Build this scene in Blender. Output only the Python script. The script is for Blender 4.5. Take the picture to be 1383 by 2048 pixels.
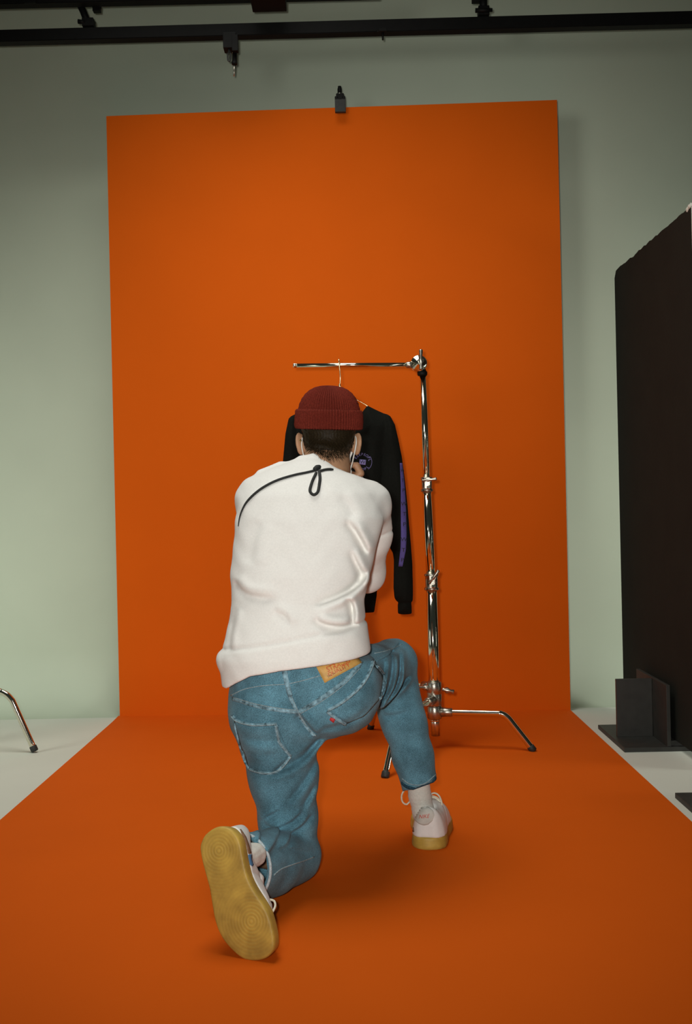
import bpy, bmesh, math, random
import numpy as np
from mathutils import Vector, Matrix
from mathutils.bvhtree import BVHTree

for o in list(bpy.data.objects):
    bpy.data.objects.remove(o, do_unlink=True)
scene = bpy.context.scene
COL = scene.collection
PI = math.pi
random.seed(7)
RNG = np.random.RandomState(7)

# ------------------------------------------------------------------ camera
IW, IH = 1383.0, 2048.0
FPX = 1991.0                                   # 35 mm lens on an upright 24 x 36 frame
YAW, PITCH, ROLL, CAMH = -0.0082, -0.0010, -0.0223, 0.983
fw = Vector((math.sin(YAW) * math.cos(PITCH), math.cos(YAW) * math.cos(PITCH), math.sin(PITCH)))
r0 = Vector((math.cos(YAW), -math.sin(YAW), 0))
u0 = r0.cross(fw)
CR = r0 * math.cos(ROLL) + u0 * math.sin(ROLL)
CU = -r0 * math.sin(ROLL) + u0 * math.cos(ROLL)
CAM = Vector((0, 0, CAMH))
cd = bpy.data.cameras.new('camera')
cam = bpy.data.objects.new('camera', cd)
COL.objects.link(cam)
m = Matrix.Identity(4)
for i in range(3):
    m[i][0], m[i][1], m[i][2], m[i][3] = CR[i], CU[i], -fw[i], CAM[i]
cam.matrix_world = m
cd.sensor_fit = 'VERTICAL'
cd.sensor_height = 36.0
cd.sensor_width = 24.0
cd.lens = 36.0 * FPX / IH
cd.clip_start = 0.05
scene.camera = cam

# ------------------------------------------------------------------ world, lights, exposure
scene.view_settings.view_transform = 'Standard'
scene.view_settings.look = 'None'
scene.view_settings.exposure = 0.0
scene.view_settings.gamma = 1.0
scene.view_settings.use_curve_mapping = False
w = bpy.data.worlds.new('studio_world')
scene.world = w
w.use_nodes = True
w.node_tree.nodes['Background'].inputs[0].default_value = (0.86, 1.0, 0.84, 1)
w.node_tree.nodes['Background'].inputs[1].default_value = 0.022

def aim(o, tgt):
    d = Vector(tgt) - o.location
    o.rotation_euler = d.to_track_quat('-Z', 'Y').to_euler()

def light(name, kind, loc, tgt, energy, color=(1, 1, 1), **kw):
    ld = bpy.data.lights.new(name, kind)
    ld.energy = energy
    ld.color = color
    for k, v in kw.items():
        setattr(ld, k, v)
    o = bpy.data.objects.new(name, ld)
    COL.objects.link(o)
    o.location = loc
    aim(o, tgt)
    return o

# the compact camera's own flash, just left of and above the lens
light('camera_flash', 'SPOT', (-0.07, -0.02, 1.05), (0.0, 4.8, 1.36), 228, (1.0, 0.975, 0.92),
      shadow_soft_size=0.035, spot_size=math.radians(82), spot_blend=1.0)
# a fill spot added at the front left to brighten the backdrop; studio heads: a gridded soft box straight overhead, a low soft box at the left
light('added_backdrop_fill', 'SPOT', (-1.3, 0.9, 2.1), (0.25, 4.8, 2.2), 145, (1.0, 0.98, 0.92),
      shadow_soft_size=0.55, spot_size=math.radians(40), spot_blend=1.0)
light('overhead_softbox', 'AREA', (-0.6, 3.2, 3.9), (-0.5, 3.201, 0.0), 33, (1.0, 0.99, 0.92),
      shape='RECTANGLE', size=1.5, size_y=1.5, spread=math.radians(120))
light('side_softbox', 'AREA', (-3.0, 2.9, 0.95), (-1.95, 5.0, 0.5), 9.5, (0.97, 1.0, 0.92),
      shape='RECTANGLE', size=0.8, size_y=1.2, spread=math.radians(100))
light('added_wall_fill', 'AREA', (2.9, 3.3, 0.9), (1.2, 5.0, 0.6), 9, (0.97, 1.0, 0.92),  # unseen fill added to brighten the wall strip right of the backdrop
      shape='RECTANGLE', size=0.7, size_y=1.2, spread=math.radians(100))

# ------------------------------------------------------------------ helpers
def ray(px, py):
    return (fw + CR * ((px - IW / 2) / FPX) - CU * ((py - IH / 2) / FPX))

def at(px, py, Y):
    d = ray(px, py)
    return CAM + d * (Y / d.y)

def on_floor(px, py, z=0.0):
    d = ray(px, py)
    return CAM + d * ((z - CAMH) / d.z)

def srgb(r, g, b):
    f = lambda c: (c / 255 / 12.92) if c / 255 <= 0.04045 else ((c / 255 + 0.055) / 1.055) ** 2.4
    return (f(r), f(g), f(b), 1)

MATS = {}
def mat(name, col, rough=0.7, metal=0.0, noise=0.06, nscale=40.0, bump=0.0, bscale=200.0, sheen=0.0, spec=0.5, col2=None, detail=3.0, fine=0.0, fscale=900.0):
    if name in MATS:
        return MATS[name]
    mt = bpy.data.materials.new(name)
    mt.use_nodes = True
    nt = mt.node_tree
    bs = nt.nodes['Principled BSDF']
    bs.inputs['Roughness'].default_value = rough
    bs.inputs['Metallic'].default_value = metal
    bs.inputs['Specular IOR Level'].default_value = spec
    if sheen:
        bs.inputs['Sheen Weight'].default_value = sheen
    tc = nt.nodes.new('ShaderNodeTexCoord')
    nz = nt.nodes.new('ShaderNodeTexNoise')
    nz.inputs['Scale'].default_value = nscale
    nz.inputs['Detail'].default_value = detail
    nt.links.new(tc.outputs['Object'], nz.inputs['Vector'])
    rp = nt.nodes.new('ShaderNodeValToRGB')
    rp.color_ramp.elements[0].position = 0.3
    rp.color_ramp.elements[1].position = 0.7
    c1 = [max(0, c * (1 - noise)) for c in col[:3]] + [1]
    c2 = [c * (1 + noise) for c in col[:3]] + [1] if col2 is None else col2
    rp.color_ramp.elements[0].color = c1
    rp.color_ramp.elements[1].color = c2
    nt.links.new(nz.outputs['Fac'], rp.inputs[0])
    if fine:
        n3 = nt.nodes.new('ShaderNodeTexNoise'); n3.inputs['Scale'].default_value = fscale; n3.inputs['Detail'].default_value = 1
        nt.links.new(tc.outputs['Object'], n3.inputs['Vector'])
        mr = nt.nodes.new('ShaderNodeMapRange'); mr.inputs[1].default_value = 0.3; mr.inputs[2].default_value = 0.7
        mr.inputs[3].default_value = 1 - fine; mr.inputs[4].default_value = 1 + fine
        nt.links.new(n3.outputs['Fac'], mr.inputs[0])
        mx = nt.nodes.new('ShaderNodeMix'); mx.data_type = 'RGBA'; mx.blend_type = 'MULTIPLY'; mx.inputs[0].default_value = 1.0
        nt.links.new(rp.outputs[0], mx.inputs[6]); nt.links.new(mr.outputs[0], mx.inputs[7])
        nt.links.new(mx.outputs[2], bs.inputs['Base Color'])
    else:
        nt.links.new(rp.outputs[0], bs.inputs['Base Color'])
    if bump:
        n2 = nt.nodes.new('ShaderNodeTexNoise')
        n2.inputs['Scale'].default_value = bscale
        n2.inputs['Detail'].default_value = 2
        nt.links.new(tc.outputs['Object'], n2.inputs['Vector'])
        bp = nt.nodes.new('ShaderNodeBump')
        bp.inputs['Strength'].default_value = bump
        bp.inputs['Distance'].default_value = 0.002
        nt.links.new(n2.outputs['Fac'], bp.inputs['Height'])
        nt.links.new(bp.outputs[0], bs.inputs['Normal'])
    MATS[name] = mt
    return mt

M_ORANGE = mat('orange_paper', (0.66, 0.105, 0.004, 1), 0.85, noise=0.02, nscale=3, bump=0.08, bscale=500, spec=0.08)
M_WALL = mat('painted_cove', (0.50, 0.565, 0.445, 1), 0.85, noise=0.03, nscale=2.0, bump=0.05, bscale=60, spec=0.2)
M_FLOOR = mat('painted_floor', (0.64, 0.665, 0.58, 1), 0.85, noise=0.03, nscale=2.0, bump=0.05, bscale=60, spec=0.2)
M_BLACKPOLY = mat('black_painted_board', srgb(28, 31, 25), 0.85, noise=0.12, nscale=6, bump=0.15, bscale=120, spec=0.2)
M_WHITEPOLY = mat('white_polystyrene', (0.75, 0.76, 0.68, 1), 0.8, noise=0.05, nscale=50, bump=0.2, bscale=200)
M_BLACKWOOD = mat('black_painted_wood', srgb(46, 46, 42), 0.55, noise=0.15, nscale=30, bump=0.1, bscale=150)
M_BLACKMETAL = mat('black_metal', (0.004, 0.004, 0.0036, 1), 0.6, noise=0.2, nscale=30, spec=0.2)
M_RUBBER = mat('black_rubber', (0.02, 0.022, 0.02, 1), 0.6, noise=0.2, nscale=60)
M_CHROME = mat('chrome', (0.80, 0.78, 0.66, 1), 0.10, metal=1.0, noise=0.03, nscale=60)
M_STEEL = mat('cast_steel', (0.42, 0.40, 0.34, 1), 0.33, metal=1.0, noise=0.15, nscale=150, bump=0.2, bscale=300)
M_WIRE = mat('brass_wire', (0.85, 0.68, 0.40, 1), 0.25, metal=1.0, noise=0.05, nscale=80)
M_FLEECE = mat('white_fleece', (0.80, 0.79, 0.755, 1), 0.9, noise=0.035, nscale=220, bump=0.25, bscale=900, sheen=0.15, spec=0.1)
M_RIBW = mat('white_ribbing', (0.80, 0.785, 0.765, 1), 0.9, noise=0.03, nscale=200, bump=0.2, bscale=700, sheen=0.1, spec=0.1)
M_CORD = mat('black_cord', (0.012, 0.013, 0.012, 1), 0.8, noise=0.2, nscale=300)
M_DENIM = mat('blue_denim', (0.092, 0.215, 0.280, 1), 0.85, noise=0.36, nscale=14, detail=8.0, fine=0.38, fscale=520, bump=0.35, bscale=900, spec=0.15, sheen=0.1)
M_DENIML = mat('faded_denim_seam', (0.17, 0.29, 0.35, 1), 0.85, noise=0.7, nscale=90, bump=0.4, bscale=500, spec=0.15)
M_DENIMD = mat('dark_denim_edge', (0.025, 0.07, 0.105, 1), 0.9, noise=0.4, nscale=250, bump=0.3, bscale=500, spec=0.1)
M_THREAD = mat('pale_thread', (0.27, 0.36, 0.39, 1), 0.8, noise=0.5, nscale=300)
M_LEATHER = mat('tan_leather', (0.56, 0.33, 0.09, 1), 0.6, noise=0.12, nscale=60, bump=0.2, bscale=300)
M_REDINK = mat('red_ink', (0.52, 0.045, 0.012, 1), 0.6, noise=0.2, nscale=200)
M_DARKINK = mat('dark_ink', (0.06, 0.045, 0.02, 1), 0.6, noise=0.2, nscale=200)
M_REDTAB = mat('red_tab', (0.50, 0.03, 0.03, 1), 0.7, noise=0.1, nscale=200)
M_KNIT = mat('maroon_knit', (0.140, 0.021, 0.013, 1), 0.95, noise=0.35, nscale=350, bump=0.6, bscale=700, spec=0.05)
M_HAIR = mat('dark_hair', (0.020, 0.013, 0.006, 1), 0.5, noise=0.4, nscale=300, bump=0.3, bscale=600, spec=0.12)
M_GOLD = mat('gold', (0.85, 0.6, 0.2, 1), 0.25, metal=1.0, noise=0.05)
M_MASK = mat('white_mask', (0.78, 0.77, 0.72, 1), 0.8, noise=0.04, nscale=100, bump=0.1, bscale=500)
M_SOCK = mat('white_sock', (0.62, 0.60, 0.54, 1), 0.95, noise=0.08, nscale=250, bump=0.4, bscale=600, sheen=0.2)
M_LEATHERW = mat('white_shoe_leather', (0.74, 0.73, 0.70, 1), 0.5, noise=0.04, nscale=60, bump=0.1, bscale=400)
M_LEATHERG = mat('grey_heel_tab', (0.52, 0.51, 0.46, 1), 0.6, noise=0.06, nscale=100)
M_LACE = mat('cream_lace', (0.70, 0.66, 0.52, 1), 0.8, noise=0.1, nscale=300)
M_BROWN = mat('brown_suede', (0.20, 0.105, 0.055, 1), 0.8, noise=0.2, nscale=150)
M_BLUE = mat('blue_leather', (0.06, 0.16, 0.30, 1), 0.6, noise=0.1, nscale=100)
M_BLACKKNIT = mat('black_jersey', (0.0085, 0.009, 0.0075, 1), 0.95, noise=0.15, nscale=200, bump=0.3, bscale=700, spec=0.05)
M_PURPLE = mat('purple_print', (0.085, 0.065, 0.26, 1), 0.8, noise=0.1, nscale=200)
M_LILAC = mat('lilac_print', (0.21, 0.18, 0.42, 1), 0.8, noise=0.25, nscale=300)
M_EYEW = mat('eye_white', (0.8, 0.8, 0.78, 1), 0.2, noise=0.02)
M_EYED = mat('eye_dark', (0.02, 0.012, 0.008, 1), 0.15, noise=0.1)

def skin_material():
    mt = mat('skin', (0.46, 0.25, 0.14, 1), 0.55, noise=0.10, nscale=60, bump=0.12, bscale=500)
    b = mt.node_tree.nodes['Principled BSDF']
    b.inputs['Subsurface Weight'].default_value = 0.12
    b.inputs['Subsurface Radius'].default_value = (0.012, 0.005, 0.003)
    b.inputs['Subsurface Scale'].default_value = 0.5
    return mt
M_SKIN = skin_material()

def gum_material():
    mt = bpy.data.materials.new('gum_rubber')
    mt.use_nodes = True
    nt = mt.node_tree
    bs = nt.nodes['Principled BSDF']
    bs.inputs['Roughness'].default_value = 0.55
    at_ = nt.nodes.new('ShaderNodeAttribute')
    at_.attribute_name = 'ring'
    ms = nt.nodes.new('ShaderNodeMath'); ms.operation = 'MULTIPLY'; ms.inputs[1].default_value = 2 * PI / 0.0075
    nt.links.new(at_.outputs['Fac'], ms.inputs[0])
    sn = nt.nodes.new('ShaderNodeMath'); sn.operation = 'SINE'
    nt.links.new(ms.outputs[0], sn.inputs[0])
    tc = nt.nodes.new('ShaderNodeTexCoord')
    nz = nt.nodes.new('ShaderNodeTexNoise'); nz.inputs['Scale'].default_value = 25; nz.inputs['Detail'].default_value = 5
    nt.links.new(tc.outputs['Object'], nz.inputs['Vector'])
    ad = nt.nodes.new('ShaderNodeMath'); ad.operation = 'MULTIPLY_ADD'; ad.inputs[1].default_value = 0.07
    a2 = nt.nodes.new('ShaderNodeAttribute'); a2.attribute_name = 'ring_amp'
    sm = nt.nodes.new('ShaderNodeMath'); sm.operation = 'MULTIPLY'
    nt.links.new(sn.outputs[0], sm.inputs[0]); nt.links.new(a2.outputs['Fac'], sm.inputs[1])
    nt.links.new(sm.outputs[0], ad.inputs[0]); nt.links.new(nz.outputs['Fac'], ad.inputs[2])
    rp = nt.nodes.new('ShaderNodeValToRGB')
    rp.color_ramp.elements[0].position = 0.25; rp.color_ramp.elements[0].color = (0.32, 0.20, 0.036, 1)
    rp.color_ramp.elements[1].position = 0.75; rp.color_ramp.elements[1].color = (0.58, 0.385, 0.068, 1)
    nt.links.new(ad.outputs[0], rp.inputs[0])
    nt.links.new(rp.outputs[0], bs.inputs['Base Color'])
    bp = nt.nodes.new('ShaderNodeBump'); bp.inputs['Strength'].default_value = 0.25; bp.inputs['Distance'].default_value = 0.001
    nt.links.new(sm.outputs[0], bp.inputs['Height']); nt.links.new(bp.outputs[0], bs.inputs['Normal'])
    return mt
M_GUM = gum_material()

ROOT = {}
def base_of(parent):
    while parent.parent is not None:
        parent = parent.parent
    return Vector(parent.location)

def tag(o, label=None, cat=None, group=None, kind=None):
    if label: o['label'] = label
    if cat: o['category'] = cat
    if group: o['group'] = group
    if kind: o['kind'] = kind
    return o

def thing(name, loc, label, cat, group=None):
    o = bpy.data.objects.new(name, None)
    o.empty_display_size = 0.05
    COL.objects.link(o)
    o.location = loc
    return tag(o, label, cat, group)

def link(name, me, material, parent=None, origin=None, smooth=False):
    """me holds world coordinates; shift them to the thing's base"""
    org = base_of(parent) if parent is not None else Vector(origin or (0, 0, 0))
    me.transform(Matrix.Translation(-org))
    if smooth:
        me.polygons.foreach_set('use_smooth', [True] * len(me.polygons))
    o = bpy.data.objects.new(name, me)
    COL.objects.link(o)
    if material: me.materials.append(material)
    if parent is not None:
        o.parent = parent
    else:
        o.location = org
    return o

def mesh_np(name, V, F):
    me = bpy.data.meshes.new(name)
    V = np.asarray(V, np.float32); F = np.asarray(F, np.int32)
    n = F.shape[1]
    me.vertices.add(len(V)); me.vertices.foreach_set('co', V.ravel())
    me.loops.add(F.size); me.loops.foreach_set('vertex_index', F.ravel())
    me.polygons.add(len(F)); me.polygons.foreach_set('loop_start', np.arange(0, F.size, n, dtype=np.int32))
    me.update(calc_edges=True)
    me.validate()
    return me

def from_bm(bm, name):
    me = bpy.data.meshes.new(name)
    bm.normal_update(); bm.to_mesh(me); bm.free()
    return me

def add_box(bm, lo, hi, bev=0.0, rot=None, pivot=None):
    r = bmesh.ops.create_cube(bm, size=1.0)
    vs = r['verts']
    for v in vs:
        v.co = Vector([lo[i] + (v.co[i] + 0.5) * (hi[i] - lo[i]) for i in range(3)])
    if bev > 0:
        es = list({e for v in vs for e in v.link_edges})
        rb = bmesh.ops.bevel(bm, geom=es, offset=bev, segments=2, affect='EDGES', profile=0.7)
        vs = list({v for f in rb['faces'] for v in f.verts} | set(v for v in vs if v.is_valid))
    if rot is not None:
        for v in vs:
            v.co = pivot + rot @ (v.co - pivot)
    return vs

def frame_for(d):
    d = d.normalized()
    a = Vector((0, 0, 1)) if abs(d.z) < 0.9 else Vector((1, 0, 0))
    x = d.cross(a).normalized(); y = d.cross(x).normalized()
    return x, y

def add_tube(bm, pts, rad, seg=14, caps=True, closed=False):
    pts = [Vector(p) for p in pts]
    n = len(pts)
    rads = rad if isinstance(rad, (list, tuple)) else [rad] * n
    rings = []
    x = None
    for i, p in enumerate(pts):
        if closed:
            d = pts[(i + 1) % n] - pts[i - 1]
        else:
            d = pts[min(i + 1, n - 1)] - pts[max(i - 1, 0)]
        if d.length < 1e-9: d = Vector((0, 0, 1))
        d.normalize()
        if x is None:
            x, y = frame_for(d)
        else:
            x = (x - d * x.dot(d))
            if x.length < 1e-6: x, y = frame_for(d)
            x.normalize(); y = d.cross(x)
        rings.append([bm.verts.new(p + (x * math.cos(2 * PI * k / seg) + y * math.sin(2 * PI * k / seg)) * rads[i]) for k in range(seg)])
    for i in range(n if closed else n - 1):
        a, b = rings[i], rings[(i + 1) % n]
        for k in range(seg):
            f = bm.faces.new((a[k], a[(k + 1) % seg], b[(k + 1) % seg], b[k])); f.smooth = True
    if caps and not closed:
        bm.faces.new(list(reversed(rings[0]))); bm.faces.new(rings[-1])

def add_lathe(bm, center, axis, prof, seg=24):
    """prof: list of (along axis, radius)"""
    axis = Vector(axis).normalized(); x, y = frame_for(axis); c = Vector(center)
    rings = []
    for t, r in prof:
        rings.append([bm.verts.new(c + axis * t + (x * math.cos(2 * PI * k / seg) + y * math.sin(2 * PI * k / seg)) * max(r, 1e-5)) for k in range(seg)])
    for a, b in zip(rings[:-1], rings[1:]):
        for k in range(seg):
            f = bm.faces.new((a[k], a[(k + 1) % seg], b[(k + 1) % seg], b[k])); f.smooth = True
    bm.faces.new(list(reversed(rings[0]))); bm.faces.new(rings[-1])
    bmesh.ops.recalc_face_normals(bm, faces=bm.faces[:])

def smooth_path(pts, n=8, closed=False):
    pts = [Vector(p) for p in pts]
    out = []
    m_ = len(pts)
    rng = range(m_ if closed else m_ - 1)
    for i in rng:
        g = (lambda j: pts[j % m_]) if closed else (lambda j: pts[max(0, min(m_ - 1, j))])
        p0, p1, p2, p3 = g(i - 1), g(i), g(i + 1), g(i + 2)
        for k in range(n):
            t = k / n
            out.append(0.5 * ((2 * p1) + (p2 - p0) * t + (2 * p0 - 5 * p1 + 4 * p2 - p3) * t * t + (-p0 + 3 * p1 - 3 * p2 + p3) * t ** 3))
    if not closed: out.append(pts[-1])
    return out

def tube_obj(name, pts, rad, material, parent=None, seg=14, origin=None, closed=False):
    bm = bmesh.new(); add_tube(bm, pts, rad, seg, closed=closed)
    bmesh.ops.recalc_face_normals(bm, faces=bm.faces[:])
    return link(name, from_bm(bm, name), material, parent, origin)

def box_obj(name, lo, hi, material, parent=None, bev=0.003, origin=None, rot=None, pivot=None):
    bm = bmesh.new(); add_box(bm, lo, hi, bev, rot, pivot)
    return link(name, from_bm(bm, name), material, parent, origin)

def lathe_obj(name, c, axis, prof, material, parent=None, seg=24, origin=None):
    bm = bmesh.new(); add_lathe(bm, c, axis, prof, seg)
    return link(name, from_bm(bm, name), material, parent, origin)

# ---- implicit surfaces: smooth unions of tapered limbs, meshed with surface nets
def A(p): return np.array(p, np.float32)
def cap(P, a, b, ra, rb=None):
    rb = ra if rb is None else rb
    a = A(a); b = A(b); d = b - a
    t = np.clip(((P - a) @ d) / max(float(d @ d), 1e-9), 0, 1)
    return np.linalg.norm(P - (a + t[:, None] * d), axis=1) - (ra + (rb - ra) * t)

def ell(P, c, r, M=None):
    Q = P - A(c)
    if M is not None: Q = Q @ A(M)
    r = A(r)
    k0 = np.linalg.norm(Q / r, axis=1)
    k1 = np.linalg.norm(Q / (r * r), axis=1) + 1e-9
    return k0 * (k0 - 1.0) / k1

def smin(a, b, k):
    h = np.clip(0.5 + 0.5 * (b - a) / k, 0, 1)
    return b + (a - b) * h - k * h * (1 - h)

def smax(a, b, k): return -smin(-a, -b, k)

def chain(P, pts, rads, k=0.02):
    d = None
    for i in range(len(pts) - 1):
        e = cap(P, pts[i], pts[i + 1], rads[i], rads[i + 1])
        d = e if d is None else smin(d, e, k)
    return d

def rows_px(rows):
    """rows (py, left px, right px, depth, half depth) -> sorted table z, cx, cy, wx, wy"""
    T = []
    for py, xl, xr, Y, wy in rows:
        a, b = at(xl, py, Y), at(xr, py, Y)
        T.append(((a.z + b.z) / 2, (a.x + b.x) / 2, Y, (b.x - a.x) / 2, wy))
    T.sort()
    T = np.array(T)
    z = np.linspace(T[0, 0], T[-1, 0], 200)
    out = [z]
    for c in range(1, 5):                       # smooth the linear table a little
        v = np.interp(z, T[:, 0], T[:, c])
        for _ in range(6):
            v[1:-1] = 0.25 * v[:-2] + 0.5 * v[1:-1] + 0.25 * v[2:]
        out.append(v)
    return out

def loft(P, tab, n=2.3, top=0.03):
    z, cx, cy, wx, wy = tab
    pz = P[:, 2]
    X = np.abs(P[:, 0] - np.interp(pz, z, cx)); Yv = np.abs(P[:, 1] - np.interp(pz, z, cy))
    a = np.interp(pz, z, wx); b = np.interp(pz, z, wy)
    q = ((X / a) ** n + (Yv / b) ** n) ** (1.0 / n)
    d = (q - 1) * np.minimum(a, b)
    return smax(smax(d, pz - z[-1], top), z[0] - pz, 0.012)

def seg_d2(P2, a, b):
    d = b - a
    t = np.clip(((P2 - a) @ d) / max(float(d @ d), 1e-9), 0, 1)
    return np.linalg.norm(P2 - (a + t[:, None] * d), axis=1), t

def folds(P, items):
    """items: (pixel polyline, depth, amplitude, width): cloth creases (+ valley, - ridge) on the rear face;
    a crease is a narrow valley with a soft roll on its left-hand side, fading out at both ends"""
    out = np.zeros(len(P), np.float32)
    P2 = P[:, [0, 2]]
    for pl, Y, amp, wd in items:
        gate = np.clip((Y + 0.10 - P[:, 1]) / 0.05, 0, 1)
        q = smooth_path([at(x, y, Y) for x, y in pl], 3)
        q = [np.array((v.x, v.z), np.float32) for v in q]
        n = len(q) - 1
        dm = np.full(len(P), 9.0, np.float32); sg = np.ones(len(P), np.float32); tt = np.zeros(len(P), np.float32)
        for i in range(n):
            d, t = seg_d2(P2, q[i], q[i + 1])
            e = q[i + 1] - q[i]; w_ = P2 - q[i]
            m_ = d < dm
            dm[m_] = d[m_]; tt[m_] = (i + t[m_]) / n
            sg[m_] = np.sign(e[0] * w_[m_, 1] - e[1] * w_[m_, 0])
        fade = np.sqrt(np.clip(np.sin(PI * np.clip(tt, 0, 1)), 0, 1)) * 0.9 + 0.1
        fade = fade * np.clip(np.minimum(tt, 1 - tt) * 6 + 0.15, 0, 1)
        sd = dm * sg
        val = np.where(sd > 0, np.exp(-(sd / (0.8 * wd)) ** 2), np.exp(-(sd / (1.5 * wd)) ** 2))
        out += amp * fade * (val - 0.75 * np.exp(-((sd - 2.0 * wd) / (1.5 * wd)) ** 2)) * gate
    return out

def evalf(f, P):
    out = np.empty(len(P), np.float32)
    for i in range(0, len(P), 300000):
        out[i:i + 300000] = f(P[i:i + 300000])
    return out

def implicit(name, f, lo, hi, h, smooth=2, fac=4):
    lo = np.array(lo, np.float32); hi = np.array(hi, np.float32)
    nb = np.ceil((hi - lo) / (h * fac)).astype(int) + 1
    g = [lo[i] + (np.arange(nb[i]) + 0.5) * h * fac - 0.5 * h for i in range(3)]
    C = np.stack(np.meshgrid(*g, indexing='ij'), -1).reshape(-1, 3).astype(np.float32)
    dc = evalf(f, C).reshape(nb)
    near = np.abs(dc) < h * fac * 1.9
    V = dc
    for ax in range(3): V = np.repeat(V, fac, axis=ax)
    for ax in range(3): near = np.repeat(near, fac, axis=ax)
    idx = np.argwhere(near)
    V = V.copy(); V[near] = evalf(f, (lo + idx * h).astype(np.float32))
    V[0] = V[-1] = 1; V[:, 0] = V[:, -1] = 1; V[:, :, 0] = V[:, :, -1] = 1
    s = V < 0
    cnt = np.zeros(np.array(V.shape) - 1, np.uint8)
    for a in (0, 1):
        for b in (0, 1):
            for c in (0, 1):
                cnt += s[a:a + cnt.shape[0], b:b + cnt.shape[1], c:c + cnt.shape[2]]
    act = (cnt > 0) & (cnt < 8)
    I = np.argwhere(act)
    ids = np.full(cnt.shape, -1, np.int32); ids[act] = np.arange(len(I))
    acc = np.zeros((len(I), 3), np.float32); num = np.zeros(len(I), np.float32)
    cor = [(a, b, c) for a in (0, 1) for b in (0, 1) for c in (0, 1)]
    val = {k: V[I[:, 0] + k[0], I[:, 1] + k[1], I[:, 2] + k[2]] for k in cor}
    for k in cor:
        for ax in range(3):
            if k[ax] == 0:
                k2 = list(k); k2[ax] = 1; k2 = tuple(k2)
                v0, v1 = val[k], val[k2]
                cr = (v0 < 0) != (v1 < 0)
                t = np.where(cr, v0 / np.where(cr, v0 - v1, 1), 0)
                p = np.tile(np.array(k, np.float32), (len(I), 1)); p[:, ax] += t
                acc[cr] += p[cr]; num[cr] += 1
    VV = lo + (I + acc / num[:, None]) * h
    Q = []
    offs = {0: [(0, -1, -1), (0, 0, -1), (0, 0, 0), (0, -1, 0)],
            1: [(-1, 0, -1), (-1, 0, 0), (0, 0, 0), (0, 0, -1)],
            2: [(-1, -1, 0), (0, -1, 0), (0, 0, 0), (-1, 0, 0)]}
    for ax in range(3):
        sl0 = [slice(1, -1)] * 3; sl1 = [slice(1, -1)] * 3
        sl0[ax] = slice(0, -1); sl1[ax] = slice(1, None)
        a, b = s[tuple(sl0)], s[tuple(sl1)]
        ed = np.argwhere(a != b)
        o_ = np.array([0 if i == ax else 1 for i in range(3)])
        fl = a[ed[:, 0], ed[:, 1], ed[:, 2]]
        ed = ed + o_
        q = np.stack([ids[ed[:, 0] + o[0], ed[:, 1] + o[1], ed[:, 2] + o[2]] for o in offs[ax]], 1)
        q[~fl] = q[~fl][:, ::-1]
        Q.append(q)
    Q = np.concatenate(Q)
    Q = Q[(Q >= 0).all(1)]
    E = np.concatenate([Q[:, [0, 1]], Q[:, [1, 2]], Q[:, [2, 3]], Q[:, [3, 0]]])
    for _ in range(smooth):
        S = np.zeros_like(VV); N = np.zeros(len(VV), np.float32)
        for c in range(3):
            S[:, c] = np.bincount(E[:, 0], VV[E[:, 1], c], len(VV)) + np.bincount(E[:, 1], VV[E[:, 0], c], len(VV))
        N = np.bincount(E[:, 0], minlength=len(VV)) + np.bincount(E[:, 1], minlength=len(VV))
        VV = 0.5 * VV + 0.5 * S / np.maximum(N, 1)[:, None]
    return mesh_np(name, VV, Q)

def bvh_of(me):
    V = [v.co.copy() for v in me.vertices]
    return BVHTree.FromPolygons(V, [tuple(p.vertices) for p in me.polygons])

def hit(bvh, px, py):
    d = ray(px, py).normalized()
    l, n, i, dist = bvh.ray_cast(CAM, d)
    if l is None: return None
    if n.dot(d) > 0: n = -n
    return l, n

def dense(pl, n=6):
    return [(v.x, v.y) for v in smooth_path([Vector((x, y, 0)) for x, y in pl], n)]

def ribbon(name, bvh, pl, wid, lift, material, parent, n=6, thick=0.0015, wid2=None):
    """a strip of cloth or thread sewn along a line on a surface"""
    pts = [hit(bvh, x, y) for x, y in dense(pl, n)]
    pts = [p for p in pts if p]
    L = [p[0] for p in pts]; N = [p[1] for p in pts]
    for _ in range(2):
        N = [(N[max(0, i - 1)] + N[i] + N[min(len(N) - 1, i + 1)]).normalized() for i in range(len(N))]
    bm = bmesh.new(); prev = None; first = None
    for i in range(len(L)):
        t = (L[min(i + 1, len(L) - 1)] - L[max(i - 1, 0)]).normalized()
        sd = N[i].cross(t).normalized()
        wv = wid if wid2 is None else wid + (wid2 - wid) * i / max(1, len(L) - 1)
        ring = [bm.verts.new(L[i] + sd * (wv / 2) * a + N[i] * b) for a, b in ((-1, -0.002), (-1, lift), (-0.4, lift + thick), (0.4, lift + thick), (1, lift), (1, -0.002))]
        if prev:
            for k in range(5):
                f = bm.faces.new((prev[k], prev[k + 1], ring[k + 1], ring[k])); f.smooth = True
        else: first = ring
        prev = ring
    if first is None or prev is first: bm.free(); return None
    bm.faces.new(first); bm.faces.new(list(reversed(prev)))
    bmesh.ops.recalc_face_normals(bm, faces=bm.faces[:])
    return link(name, from_bm(bm, name), material, parent)

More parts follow.
